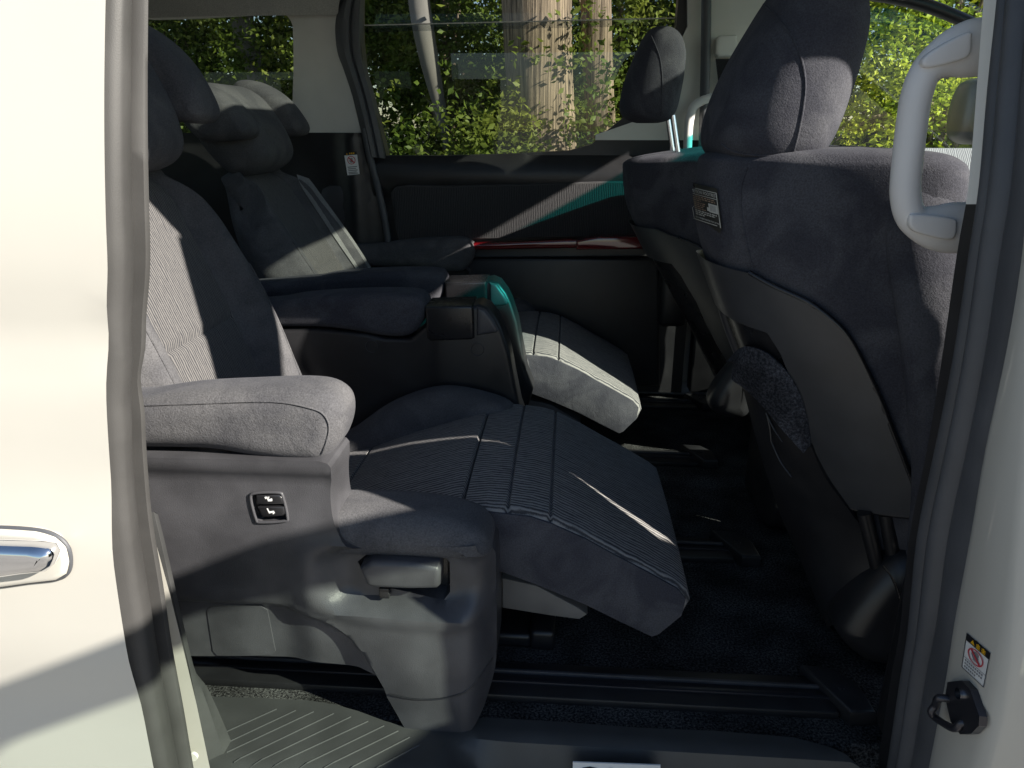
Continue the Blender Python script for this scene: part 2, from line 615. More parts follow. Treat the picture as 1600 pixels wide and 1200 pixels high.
def text_mesh(name, body, size, mat, parent, place, shear=0.0, ext=0.0003):
    cu = bpy.data.curves.new(name, 'FONT')
    cu.body = body; cu.size = size; cu.extrude = ext; cu.align_x = 'CENTER'; cu.align_y = 'CENTER'; cu.shear = shear
    cu.resolution_u = 3
    t = bpy.data.objects.new(name + '_tmp', cu)
    COL.objects.link(t)
    dg = bpy.context.evaluated_depsgraph_get()
    me = bpy.data.meshes.new_from_object(t.evaluated_get(dg))
    bpy.data.objects.remove(t)
    bpy.data.curves.remove(cu)
    for v in me.vertices:
        v.co = place(v.co.x, v.co.y, v.co.z)
    me.materials.clear()
    return finish(name, me, mat, parent, smooth=0)

from mathutils.bvhtree import BVHTree
def bvh_of(o):
    mw = o.matrix_world
    me = o.data
    vs = [v.co for v in me.vertices]
    return BVHTree.FromPolygons(vs, [tuple(p.vertices) for p in me.polygons])
def cast(tree, x, y):
    d = ray(x, y).normalized()
    loc, nrm, i, dist = tree.ray_cast(CAM, d)
    if loc is None:
        # graze: nearest point of the surface to the ray
        best = None
        for k in range(60):
            p = CAM + d * (.8 + k * .03)
            q = tree.find_nearest(p)
            if q[0] is not None and (best is None or q[3] < best[3]):
                best = q
        loc, nrm = best[0], best[1]
    if nrm.dot(d) > 0:
        nrm = -nrm
    return loc, nrm


# ================================================================== SETTING
def sstep(a, b, x):
    t = max(0.0, min(1.0, (x - a) / (b - a)))
    return t * t * (3 - 2 * t)

m, nt, b = new_mat('concrete')
co = obj_co(nt)
n1 = N(nt, 'ShaderNodeTexNoise', i_Scale=1.4, i_Detail=8.0); L(nt, co, n1.inputs[0])
n2 = N(nt, 'ShaderNodeTexNoise', i_Scale=90.0, i_Detail=4.0); L(nt, co, n2.inputs[0])
ad = N(nt, 'ShaderNodeMath', operation='ADD'); L(nt, n1.outputs[0], ad.inputs[0]); L(nt, n2.outputs[0], ad.inputs[1])
L(nt, mix_col(nt, ramp(nt, ad.outputs[0], .7, 1.3), (0.17, 0.165, 0.155), (0.27, 0.26, 0.245)), b.inputs['Base Color'])
b.inputs['Roughness'].default_value = .95
bump(nt, b, n2.outputs[0], .4, .004)
M['concrete'] = m
bm = bmesh.new()
bmesh.ops.create_grid(bm, x_segments=4, y_segments=4, size=300)
o = from_bm('ground', bm, 'concrete', None, 0)
o['kind'] = 'structure'

# ================================================================== MINIVAN
van = empty('minivan', (0.0, 1.65, 0.0), 'white minivan with its sliding side door open and grey cabin trim', 'minivan')

# floor
bm = bmesh.new()
pts = [(-2.2, .895), (1.9, .895), (1.9, 2.43), (-2.2, 2.43)]
o = pad('floor_carpet', pts, 0.40, 0.45, 0.004, 'carpet', van, axis='Z', seg=1, ny=1)

# step and sill trim (a sheet with a rolled nose)
def sill_z(x, y):
    return 0.455 - 0.075 * sstep(0.868, 0.835, y) * sstep(-0.17, -0.05, x) - .012 * sstep(0.80, 0.775, y)
edge_in = [PZ(x, y, .455) for x, y in [(300, 1088), (400, 1090), (480, 1094), (520, 1100), (560, 1111), (600, 1126), (640, 1137), (700, 1128), (760, 1121), (880, 1128), (1000, 1137), (1120, 1142), (1240, 1152), (1300, 1168), (1345, 1190), (1372, 1215)]]
out = [(p.x, p.y) for p in edge_in] + [(0.52, 0.80), (0.52, 0.755), (-0.56, 0.755), (-0.56, 0.93)]
step = relief('step_trim', out, lambda u, v: Vector((u, v, sill_z(u, v))), (0, 0, -0.06), 'step', van, grid=0.012)
# ribs moulded in the step mat
rib_px = [((352, 1143), (432, 1107)), ((360, 1157), (462, 1109)), ((381, 1162), (490, 1111)), ((396, 1174), (521, 1114)),
          ((396, 1192), (548, 1119)), ((400, 1207), (575, 1126)), ((420, 1220), (600, 1133)), ((450, 1225), (622, 1141)),
          ((490, 1228), (640, 1151)), ((530, 1230), (655, 1163))]
for a, c in rib_px:
    a = (a[0] - (c[0] - a[0]) * .25, a[1] - (c[1] - a[1]) * .25)
    A, B = PZ(*a, .456), PZ(*c, .456)
    t = (B - A).normalized()
    s_ = Vector((-t.y, t.x, 0)) * 0.0015
    bm = bmesh.new()
    rows_ = []
    for k in range(17):
        p = A.lerp(B, k / 16)
        if p.y < .758:
            continue
        p.z = sill_z(p.x, p.y)
        rows_.append([bm.verts.new(q) for q in (p - s_, p + Vector((0, 0, .0010)), p + s_)])
    for r0, r1 in zip(rows_[:-1], rows_[1:]):
        bm.faces.new((r0[0], r0[1], r1[1], r1[0])); bm.faces.new((r0[1], r0[2], r1[2], r1[1]))
    from_bm('rib', bm, 'step', step, 0)
# printed plate on the sill nose
ypl = .832
def on_sill(x, y):
    p = PY(x, y, ypl)
    return p
P0, P1, P2, P3 = on_sill(895, 1191), on_sill(1032, 1196), on_sill(1032, 1250), on_sill(895, 1250)
plate = flat('sill_plate', [P0, P1, P2, P3], 'sticker', step, (0, 0.002, 0))
pc = (P0 + P1) / 2
text_mesh('plate_lettering', "OLE", 0.055, 'ink', step, lambda x, y, z: Vector((pc.x - .010 + x, ypl - .0012 - z, P0.z - .027 + y)))

# seat rails
def rail(y, x0, x1, cap=True):
    o = box('floor_rail', x0, x1, y - .040, y + .040,   .448, .463, 'plastic_blk', van, .004)
    box('rail_channel', x0, x1 - .005, y - .012, y - .002, .462, .4665, 'steel', o, .001)
    box('rail_channel', x0, x1 - .005, y + .010, y + .016, .462, .469, 'plastic', o, .001)
    if cap:
        e = [(x1 - .035, y + .052), (x1 + .018, y + .048), (x1 + .045, y + .01), (x1 + .05, y - .05), (x1 + .01, y - .052)]
        c = pad('rail_end_cap', e, .449, .478, .006, 'plastic_blk', o, axis='Z', seg=3, ny=2)
        tube('screw', [(x1 + .012, y, .478), (x1 + .012, y, .481)], .006, 'steel', o, sub=0)
rail(0.985, -.75, .44)
rail(1.415, -.75, .37)
rail(1.885, -.75, .37)
rail(2.315, -.75, .44)
box('seat_stop', -.13, -.045, 1.075, 1.16, .449, .478, 'plastic_blk', van, .008, 3)
box('seat_stop', -.048, -.004, 1.07, 1.165, .449, .490, 'plastic_blk', van, .008, 3)

# ---------------------------------------------------------------- near sliding door, slid back
def door_y(z):
    return 0.622 + 0.16 * max(0, z - 1.22) ** 1.5 * 1.5 + 0.05 * max(0, .62 - z) ** 1.3
def tr_door(pts, off=0.0):
    out = []
    for x, y in pts:
        Y = .63
        for _ in range(4):
            p = PY(x, y, Y + off); Y = door_y(p.z)
        out.append(PY(x, y, Y + off))
    return out
E1px = [(166, -60), (165, 0), (163, 120), (163, 220), (165, 330), (168, 420), (164, 500), (165, 600), (170, 700), (178, 800), (190, 900), (205, 1000), (221, 1100), (240, 1200), (262, 1300)]
E2px = [(216, -60), (215, 0), (215, 120), (216, 220), (218, 300), (221, 400), (218, 470), (214, 540), (213, 620), (216, 700), (225, 800), (242, 900), (257, 1000), (276, 1100), (293, 1200), (313, 1300)]
E1 = tr_door(E1px)
e1 = spl([(q.x, q.z) for q in E1], 4)
zt, zb = e1[0][1], e1[-1][1]
outl = [(-1.55, zt + .12)] + [(e1[0][0], zt + .12)] + e1 + [(e1[-1][0], zb), (-1.55, zb)]
def skin(u, v):
    y = door_y(v)
    y += 0.006 * math.exp(-((v - 1.135) / .03) ** 2) - 0.010 * sstep(1.00, .90, v) + .010 * sstep(.80, .70, v)   # character lines
    return Vector((u, y, v))
win = [(-1.45, 1.62), (-.72, 1.62), (-.66, 1.58), (-.62, 1.30), (-.66, 1.24), (-1.45, 1.24)]
sdoor = relief('sliding_door', outl, skin, (-.03, .012, 0), 'paint', van, holes=[win], grid=.03)
sdoor['label'] = 'white sliding door pushed back with chrome handle'
strip('window_glass', [[(-1.47, door_y(1.22) + .012, 1.22), (-.60, door_y(1.22) + .012, 1.22)], [(-1.47, door_y(1.64) + .012, 1.64), (-.60, door_y(1.64) + .012, 1.64)]], 'privacy', sdoor, sub=2)
# weatherstrip: two rounded lobes along the leading edge
E1b = [Vector(p) for p in spl([tuple(q) for q in tr_door(E1px, .008)], 4)]
E2b = spl([tuple(PY(x, y, .715)) for x, y in E2px], 4)
E1b = [tuple(q) for q in E1b]
n1_, n2_ = len(E1b), len(E2b)
def samp(c, t):
    f = t * (len(c) - 1); i = min(int(f), len(c) - 2); a, b2 = Vector(c[i]), Vector(c[i + 1])
    return a.lerp(b2, f - i)
def at_z(c, z):
    for i in range(len(c) - 1):
        if (c[i][2] - z) * (c[i + 1][2] - z) <= 0:
            t = (z - c[i][2]) / ((c[i + 1][2] - c[i][2]) or 1e-9)
            return Vector(c[i]).lerp(Vector(c[i + 1]), t)
    return Vector(c[0]) if z > c[0][2] else Vector(c[-1])
zz = [1.47 - i * (1.47 - .50) / 80 for i in range(81)]
prof = []
for k in range(15):
    t = k / 14
    if t < .62:
        h = .010 * math.sin(math.pi * t / .62) ** .7
    elif t < .72:
        h = -.004
    else:
        h = .013 * math.sin(math.pi * (t - .72) / .28) ** .7
    prof.append((t, h))
rows = []
for t, h in prof:
    r_ = []
    for z in zz:
        a, c2 = at_z(E1b, z), at_z(E2b, z)
        p = a.lerp(c2, t)
        k = math.exp(-((z - 1.085) / .05) ** 2)
        p.x += h * (1 + .2 * k * math.sin((z - 1.0) * 70)) + .003 * k * math.sin(t * 5) + .003 - .014 * max(0, 1 - t / .12)
        p.y -= .3 * h
        r_.append(tuple(p))
    rows.append(r_)
strip('weatherstrip', rows, 'rubber', sdoor, sub=0, smooth=60)
# door handle: painted escutcheon + chrome grip
hy = door_y(.9) - .010
esc = [(p[0], p[1]) for p in tr([(-60, 826), (0, 823), (60, 827), (90, 836), (107, 852), (112, 874), (108, 893), (92, 903), (50, 908), (0, 915), (-60, 920)], hy)]
esc = [(-.70, esc[0][1])] + esc + [(-.70, esc[-1][1])]
o = pad('handle_bezel', esc, hy - .008, hy + .02, .006, 'paint', sdoor, seg=4, ny=1)
tube('handle_gap', [(x, hy - .0015 , z) for x, z in spl(esc[1:-1], 4)], .0022, 'rubber_dk', sdoor, sub=0, n=6)
gr = tr([(-60, 846), (0, 848), (50, 850), (78, 855), (86, 866), (84, 882), (74, 891), (40, 895), (0, 901), (-60, 906)], hy - .02)
gr = [(-.68, gr[0][1])] + gr + [(-.68, gr[-1][1])]
o = pad('chrome_grip', gr, hy - .030, hy - .004, .011, 'chrome', sdoor, seg=6, ny=2, smooth=60)

# ---------------------------------------------------------------- body behind the sliding door
ed = tr([(228, 790), (244, 850), (266, 930), (288, 1020), (307, 1100), (328, 1200), (356, 1300)], .755)
outl = [(-2.2, 1.80), (-.62, 1.80), (-.62, 1.2), (ed[0][0] - .04, .90)] + ed + [(-2.2, ed[-1][1])]
win = [(-1.95, 1.60), (-.80, 1.60), (-.76, 1.30), (-1.95, 1.30)]
rq = relief('rear_body_side', outl, lambda u, v: Vector((u, .755 + .10 * max(0, v - 1.2), v)), (-.04, .012, 0), 'paint', van, holes=[win], grid=.05)
strip('quarter_glass', [[(-1.97, .79, 1.28), (-.75, .79, 1.28)], [(-1.97, .82, 1.62), (-.75, .82, 1.62)]], 'privacy', rq, sub=2)
dk1 = spl([tuple(PY(x, y, .795)) for x, y in [(240, 800), (252, 850), (272, 940), (293, 1030), (309, 1110), (329, 1200), (357, 1290)]], 4)
dk2 = spl([tuple(PY(x, y, .83)) for x, y in [(243, 800), (256, 850), (279, 950), (301, 1040), (328, 1082), (372, 1185), (410, 1290)]], 4)
mid = [tuple((Vector(a) + Vector(c)) / 2 + Vector((.008, -.006, 0))) for a, c in zip(dk1, dk2)]
strip('opening_trim', [dk1, mid, dk2], 'step', rq, sub=0, thick=.012)
p = PY(303, 1180, .745)
tube('body_plug', [p, p + Vector((0, -.004, 0))], .0065, 'trim_light', rq, sub=0)

# roof
MOON = [(-.95, 1.12), (.06, 1.12), (.06, 2.02), (-.95, 2.02)]
MOON2 = [(.64, 1.10), (1.03, 1.10), (1.03, 2.15), (.64, 2.15)]
def roofz(y, top):
    return top - .15 * (abs(y - 1.65) / .75) ** 6 if top < 1.85 else top - .11 * (abs(y - 1.65) / .85) ** 6
ro = relief('headliner', [(-2.2, .93), (1.12, .93), (1.12, 2.315), (-.66, 2.315), (-.70, 2.40), (-2.2, 2.40)], lambda u, v: Vector((u, v, roofz(v, 1.79))), (0, 0, .05), 'headliner', van, holes=[MOON, MOON2], grid=.07)
rs = relief('roof', [(-2.25, .855), (1.20, .855), (1.20, 2.46), (-2.25, 2.46)], lambda u, v: Vector((u, v, roofz(v, 1.885) - .0)), (0, 0, -.04), 'paint', van, holes=[MOON, MOON2], grid=.07)
flat('moonroof', [(-.97, 1.10, 1.853), (.08, 1.10, 1.853), (.08, 2.20, 1.853), (-.97, 2.20, 1.853)], 'moon', van)
flat('moonroof', [(.52, 1.08, 1.853), (1.04, 1.08, 1.853), (1.04, 2.17, 1.853), (.52, 2.17, 1.853)], 'moon', van)
box('roof_rail', -2.2, 1.16, .862, .93, 1.735, 1.80, 'trim_light', van, .02, 3)

# ---------------------------------------------------------------- B pillar
def Xb(z):
    return .416 + .11 * max(0, 1.25 - z) ** 2
def pb(x, y, dx=0.0):
    X = .43
    d = ray(x, y)
    for _ in range(6):
        p = CAM + d * (X / d.x); X = Xb(p.z) + dx
    return CAM + d * (X / d.x)
def pcurve(px, dx=0.0):
    q = [tuple(pb(x, y, dx)) for x, y in px]
    return [(q[0][0] - .004, q[0][1] + .075, 1.775), (q[0][0] - .002, q[0][1] + .035, 1.62)] + q
c_trim = [(1548, -60), (1543, 0), (1533, 140), (1520, 290), (1501, 400), (1478, 560), (1456, 700), (1427, 840), (1412, 982), (1397, 1061), (1375, 1196), (1357, 1300)]
c_a = [(1572, -60), (1567, 0), (1551, 140), (1538, 290), (1521, 400), (1496, 560), (1467, 700), (1438, 840), (1424, 982), (1411, 1061), (1390, 1196), (1372, 1300)]
c_b = [(1588, -60), (1583, 0), (1570, 140), (1556, 290), (1540, 400), (1516, 560), (1488, 700), (1458, 840), (1442, 982), (1430, 1061), (1409, 1196), (1391, 1300)]
c_c = [(1612, -60), (1607, 0), (1594, 140), (1580, 290), (1562, 400), (1538, 560), (1511, 700), (1481, 840), (1462, 982), (1446, 1061), (1424, 1196), (1406, 1300)]
c_d = [(1628, -60), (1624, 0), (1616, 140), (1608, 290), (1597, 410), (1570, 560), (1540, 700), (1515, 846), (1491, 975), (1478, 1061), (1452, 1196), (1432, 1300)]
c_e = [(1655, -60), (1652, 0), (1648, 140), (1642, 290), (1636, 420), (1626, 560), (1613, 720), (1601, 880), (1590, 985), (1572, 1076), (1540, 1196), (1512, 1300)]
Cd = spl(pcurve(c_d), 4); Ce = spl(pcurve(c_e), 4)
def lerpc(a, c, t, dx=0):
    return [tuple(Vector(p).lerp(Vector(q), t) + Vector((dx, 0, 0))) for p, q in zip(a, c)]
zs_ = [p[2] for p in Cd]
front = [(p[0] + .16, p[1] - .004, p[2]) for p in Ce]
bp = strip('b_pillar', [lerpc(Cd, Ce, -.25, .012), Cd, lerpc(Cd, Ce, .15, -.004), lerpc(Cd, Ce, .8, -.004), lerpc(Cd, Ce, .95, .002), lerpc(Cd, Ce, 1.0, .010), front, [(q[0] + .002, q[1] + .15, q[2]) for q in front]], 'paint', van, sub=0)
# weatherstrip lobes on the pillar
Ca, Cb, Cc = spl(pcurve(c_a), 4), spl(pcurve(c_b), 4), spl(pcurve(c_c), 4)
Ct = spl(pcurve(c_trim), 4)
def lobe(a, c, h, n=6):
    return [lerpc(a, c, k / n, -h * math.sin(math.pi * k / n) ** .7) for k in range(n + 1)]
strip('weatherstrip', lobe(Ca, Cb, .010), 'rubber_dk', bp, sub=0, smooth=60)
strip('weatherstrip', lobe(Cb, Cc, .013), 'rubber_dk', bp, sub=0, smooth=60)
strip('weatherstrip', lobe(Cc, Cd, .004), 'rubber_dk', bp, sub=0, smooth=60)
# inner trim: pale above the grip's foot, dark below
ti = [i for i, p in enumerate(Ct) if p[2] > 1.245]
def sub_(c, lo, hi):
    return c[lo:hi]
k = len(ti)
back_ = lambda c, dx, dy: [(p[0] + dx, p[1] + dy, p[2]) for p in c]
Cw = lerpc(Ct, Ca, .15, -.006)
strip('pillar_trim_upper', [sub_(back_(Ct, .16, .02), 0, k), sub_(back_(Ct, .02, .012), 0, k), sub_(Ct, 0, k), sub_(Cw, 0, k), sub_(Ca, 0, k)], 'trim_light', bp, sub=0, smooth=50)
strip('pillar_trim_lower', [sub_(back_(Ct, .16, .02), k - 1, 999), sub_(back_(Ct, .02, .012), k - 1, 999), sub_(Ct, k - 1, 999), sub_(Cw, k - 1, 999), sub_(Ca, k - 1, 999)], 'plastic_blk', bp, sub=0, smooth=50)
box('cushion_sun_block', .485, .575, .80, .938, .46, 1.44, 'plastic_blk', bp, .015, 3)  # added box hidden behind the pillar, blocks sun from the near cushion
# assist grip
gy = .905
gpath = [PY(x, y, gy) for x, y in [(1545, 72), (1515, 76), (1478, 88), (1447, 112), (1432, 150), (1424, 200), (1417, 260), (1415, 305), (1424, 338), (1450, 352), (1485, 356), (1520, 356)]]
def grad(t):
    e = min(t, 1 - t)
    return .0165 + .013 * sstep(.30, .08, e)
grip = tube('assist_grip', gpath, grad, 'grip', bp, n=20, sub=7, ry=lambda t: .016)
for pts in ([(1442, 92), (1468, 72), (1512, 50), (1517, 62), (1512, 88), (1480, 100), (1446, 106)], [(1420, 340), (1430, 334), (1485, 340), (1494, 350), (1486, 374), (1440, 366), (1422, 356)]):
    pad('grip_cap', spl(tr(pts, gy - .017), 4, True), gy - .0205, gy - .008, .003, 'grip', bp, seg=3, ny=1)
# striker
sx = lambda x, y, dx=0: pb(x, y, dx)
pl = [(1492, 1066), (1515, 1064), (1528, 1078), (1543, 1120), (1542, 1135), (1530, 1147), (1512, 1148), (1497, 1128), (1488, 1090)]
bm = bmesh.new()
v0 = [bm.verts.new(sx(x, y, -.004)) for x, y in pl]
v1 = [bm.verts.new(sx(x, y, -.004) + Vector((-.008, 0, 0))) for x, y in pl]
bm.faces.new(v1)
for i in range(len(pl)):
    j = (i + 1) % len(pl)
    bm.faces.new((v0[i], v0[j], v1[j], v1[i]))
stk = from_bm('door_striker', bm, 'steel', bp, 30)
a, c = pb(1500, 1096), pb(1521, 1130)
loop = [a + Vector((.0, 0, 0)), a + Vector((-.020, .004, 0)), PY(1462, 1102, a.y + .012) , PY(1455, 1112, a.y + .012), PY(1462, 1122, a.y + .010), PY(1490, 1138, c.y + .006), c + Vector((-.012, 0, 0)), c]
tube('striker_loop', loop, .0042, 'steel', stk, sub=4, n=12)
q = pb(1519, 1085)
tube('striker_bolt', [q + Vector((-.012, 0, 0)), q + Vector((-.015, 0, 0))], .006, 'chrome', stk, sub=0)
# warning sticker on the pillar
def stick(u, v, d=0.0):
    """u 0..1 across, v 0..1 up, on the painted pillar face"""
    A, B, Cc_, D = pb(1518, 989), pb(1556, 1021), pb(1545, 1075), pb(1510, 1042)
    p = (A.lerp(B, u)).lerp(D.lerp(Cc_, u), 1 - v)
    return p + Vector((-.0045 - d, 0, 0))
st = flat('warning_sticker', [stick(0, 0), stick(1, 0), stick(1, 1), stick(0, 1)], 'sticker', bp)
def bar(parent, name, u0, u1, v0, v1, mat, d, S=None):
    S = S or stick
    return flat(name, [S(u0, v0, d), S(u1, v0, d), S(u1, v1, d), S(u0, v1, d)], mat, parent)
def ring(parent, name, cu_, cv, ru, rv, w, mat, d, S=None, slash=True):
    S = S or stick
    bm = bmesh.new()
    K = 28
    a = [bm.verts.new(S(cu_ + ru * math.cos(2 * math.pi * k / K), cv + rv * math.sin(2 * math.pi * k / K), d)) for k in range(K)]
    c_ = [bm.verts.new(S(cu_ + (ru - w) * math.cos(2 * math.pi * k / K), cv + (rv - w * rv / ru) * math.sin(2 * math.pi * k / K), d)) for k in range(K)]
    for k in range(K):
        bm.faces.new((a[k], a[(k + 1) % K], c_[(k + 1) % K], c_[k]))
    if slash:
        h = w * .5
        dx, dy = ru * .7, rv * .7
        bm.faces.new([bm.verts.new(S(*q, d)) for q in ((cu_ - dx - h, cv + dy - h), (cu_ - dx + h, cv + dy + h), (cu_ + dx + h, cv - dy + h), (cu_ + dx - h, cv - dy - h))])
    return from_bm(name, bm, mat, parent, 0)
def hand(parent, S, cu_, cv, su, sv, mat, d):
    bm = bmesh.new()
    def q(pts):
        bm.faces.new([bm.verts.new(S(cu_ + x * su, cv + y * sv, d)) for x, y in pts])
    q([(-.45, -.5), (.45, -.5), (.5, .15), (-.45, .15)])
    for k in range(4):
        x0 = -.45 + k * .24
        q([(x0, .17), (x0 + .19, .17), (x0 + .21, .62 + .1 * math.sin(k * 1.1)), (x0 + .02, .62 + .1 * math.sin(k * 1.1))])
    q([(-.47, -.35), (-.47, -.1), (-.85, .28), (-.95, .12)])
    return from_bm('hand_pictogram', bm, mat, parent, 0)
bar(bp, 'sticker_header', 0, 1, .80, 1, 'ink', .0005)
flat('warning_triangle', [stick(.22, .84, .001), stick(.40, .84, .001), stick(.31, .965, .001)], 'ink_yellow', bp)
for u0 in (.46, .68):
    for k in range(3):
        bar(bp, 'header_character', u0, u0 + .16, .835 + .042 * k, .86 + .042 * k, 'ink_yellow', .001)
    bar(bp, 'header_character', u0 + .065, u0 + .095, .83, .975, 'ink_yellow', .0011)
hand(bp, stick, .5, .56, .22, .22, 'ink_grey', .0006)
ring(bp, 'prohibition_ring', .5, .57, .33, .20, .045, 'ink_red', .001)
bar(bp, 'sticker_rule', .03, .97, .335, .345, 'ink', .0006)
for v0, n_ in ((.25, 9), (.16, 9), (.07, 6)):
    for k in range(n_):
        bar(bp, 'sticker_character', .1 + k * .088, .1 + k * .088 + .06, v0, v0 + .045, 'ink_grey', .0006)
bar(bp, 'sticker_border', 0, .025, 0, .8, 'ink', .0007); bar(bp, 'sticker_border', .975, 1, 0, .8, 'ink', .0007); bar(bp, 'sticker_border', 0, 1, 0, .018, 'ink', .0008)

# rocker and front near side
rk = [(-.58, .36), (1.45, .36), (1.45, .16), (-.58, .16)]
relief('rocker_panel', [(-.60, .372), (1.45, .372), (1.45, .15), (-.60, .15)], lambda u, v: Vector((u, .70 + .18 * max(0, .372 - v) ** 1.2, v)), (0, .06, 0), 'paint', van, grid=.05)
box('rocker_top', -.58, 1.45, .70, .90, .345, .372, 'rubber_dk', van, .004)

# ---------------------------------------------------------------- open front passenger door
HX, HY, DANG = 1.42, .72, R(55)
dl = Vector((-math.cos(DANG), -math.sin(DANG), 0)); dn = Vector((math.sin(DANG), -math.cos(DANG), 0))
def fd(l, z, n_=0.0):
    return Vector((HX, HY, 0)) + dl * l + dn * (n_ - .10 * max(0, z - 1.15)) + Vector((0, 0, z))
fout = [(0, .36), (1.02, .36), (1.06, .8), (1.06, 1.16), (1.01, 1.50), (.96, 1.56), (.60, 1.585), (.42, 1.53), (.0, 1.18)]
fwin = [(.12, 1.19), (.99, 1.20), (.95, 1.49), (.92, 1.52), (.61, 1.54), (.46, 1.48)]
fdoor = relief('front_door', fout, lambda u, v: fd(u, v, .03), tuple(dn * -.07), 'paint', van, holes=[fwin], grid=.04)
fdoor['label'] = 'open white front passenger door'
flat('window_glass', [fd(u, v, 0) for u, v in [(.08, 1.17), (1.0, 1.18), (.96, 1.50), (.92, 1.535), (.60, 1.555), (.44, 1.50)]], 'door_glass', fdoor)
relief('door_liner', [(.02, .38), (1.03, .38), (1.05, 1.17), (.02, 1.17)], lambda u, v: fd(u, v, -.05), tuple(dn * .02), 'plastic_blk', fdoor, grid=.08)

# ---------------------------------------------------------------- nose: windscreen, dashboard, firewall
strip('windscreen', [[(1.14, 1.02, 1.735), (1.13, 1.65, 1.755), (1.14, 2.28, 1.735)], [(1.95, .92, 1.17), (2.05, 1.65, 1.18), (1.95, 2.38, 1.17)]], 'wind', van, sub=6)
tube('a_pillar', [(1.10, .96, 1.74), (1.45, .90, 1.52), (1.98, .84, 1.14)], .035, 'trim_light', van, sub=4)
tube('a_pillar', [(1.10, 2.34, 1.74), (1.45, 2.40, 1.52), (1.98, 2.46, 1.14)], .035, 'trim_light', van, sub=4)
relief('dashboard', [(.95, .55), (2.35, .55), (2.35, 1.10), (.95, 1.10)], lambda u, v: Vector((1.45 + .30 * sstep(.9, 1.10, v), u, v)), (.5, 0, 0), 'plastic_blk', van, grid=.08)
box('firewall', 1.9, 2.05, .74, 2.5, .3, 1.16, 'plastic_blk', van, .02)
box('bonnet', 2.0, 2.75, .74, 2.5, .55, 1.10, 'paint', van, .05, 4)

box('floor_sun_block', .46, 1.45, 1.51, 1.735, .45, .72, 'plastic_blk', van, .03, 3)  # unseen box added between the front seats to keep sun off the floor

# ---------------------------------------------------------------- far side of the cabin
FY = 2.42
gl = tr([(565, -60), (565, 60), (570, 110), (590, 180), (605, 243), (700, 243), (800, 240), (890, 235), (925, 225), (945, 207), (985, 175), (1035, 105), (1056, 40), (1064, -60)], FY)
lt_edge = tr([(545, -30), (533, 5), (527, 40), (530, 80), (540, 110), (553, 150), (567, 207)], FY)
# rear quarter: pale upper trim with the window opening, dark lower trim
qw = spl(tr([(228 - 260, 20), (228, 28), (400, 20), (438, 19), (455, 34), (458, 60), (458, 130), (452, 205), (430, 215), (-30, 215)], FY), 3, True)
ut = relief('quarter_trim', [(-2.2, 1.295), (lt_edge[-1][0], 1.295)] + lt_edge[::-1] + [(-2.2, 1.70)], lambda u, v: Vector((u, FY - .02 * sstep(.10, .0, min(abs(u + .66), 1)), v)), (0, .05, 0), 'trim_light', van, holes=[qw], grid=.035)
flat('quarter_window', [(-1.95, FY + .035, 1.25), (-.86, FY + .035, 1.25), (-.86, FY + .035, 1.66), (-1.95, FY + .035, 1.66)], 'privacy', van)
lo = relief('quarter_lower_trim', [(-2.2, .45), (-.60, .45), (-.595, 1.10), (-.632, 1.306), (-2.2, 1.306)], lambda u, v: Vector((u, FY - .006 - .03 * sstep(-.74, -.69, u) * (1 - sstep(-.68, -.62, u)) - .008, v)), (0, .04, 0), 'plastic_blk', van, grid=.03)
sp = tr([(505, 295), (540, 292), (548, 300), (553, 345), (505, 350)], FY - .015)
pad('speaker_grille', spl(sp, 3, True), FY - .022, FY, .004, 'plastic', lo, seg=2, ny=1)
# small sticker on the dark trim
def stick2(u, v, d=0.0):
    A, B, C_, D = [PY(x, y, FY - .045) for x, y in [(538, 243), (558, 241.5), (562, 272), (543, 274)]]
    p = A.lerp(B, u).lerp(D.lerp(C_, u), 1 - v)
    return p + Vector((0, -d, 0))
flat('notice_sticker', [stick2(0, 0), stick2(1, 0), stick2(1, 1), stick2(0, 1)], 'sticker', lo)
flat('notice_header', [stick2(0, 1, .0), stick2(1, 1, .0), stick2(1, 1.16, .0), stick2(0, 1.16, .0)], 'ink', lo)
flat('notice_triangle', [stick2(.15, 1.03, .001), stick2(.3, 1.03, .001), stick2(.22, 1.12, .001)], 'ink_yellow', lo)
for u0 in (.4, .55, .7):
    bar(lo, 'notice_header_character', u0, u0 + .1, 1.04, 1.12, 'ink_yellow', .001, stick2)
ring(lo, 'notice_ring', .5, .74, .32, .21, .05, 'ink_red', .001, stick2)
hand(lo, stick2, .5, .72, .22, .2, 'ink_grey', .0006)
for k, v0 in enumerate((.38, .29, .20, .11, .04)):
    bar(lo, 'notice_text_line', .12, .88 - .1 * (k % 2), v0, v0 + .045, 'ink_grey', .0006, stick2)

# far sliding door: trim panel with window
do = [(-.625, .47), (.40, .47), (.40, 1.70)] + [(-.68, 1.70), (-.69, 1.58), (-.685, 1.48), (-.65, 1.36), (-.625, 1.24)]
fsd = relief('far_sliding_door', do, lambda u, v: Vector((u, FY - .012 - .030 * sstep(1.24, 1.20, v) * sstep(1.10, 1.16, v) - .02 * sstep(.95, .80, v), v)), (0, .05, 0), 'plastic_blk', van, holes=[gl], grid=.022)
strip('window_glass', [[(-.70, FY + .035, 1.19), (.42, FY + .035, 1.19)], [(-.70, FY + .035, 1.617), (.42, FY + .035, 1.630)]], 'privacy', fsd, sub=2)
strip('window_visor', [[(-.72, FY + .06, 1.60), (.42, FY + .06, 1.613)], [(-.72, FY + .075, 1.80), (.42, FY + .075, 1.80)]], 'smoke', fsd, sub=2)
tube('glass_edge', [(-.66, FY + .033, 1.617), (.40, FY + .033, 1.630)], .0018, 'trim_light', fsd, sub=0, n=6)
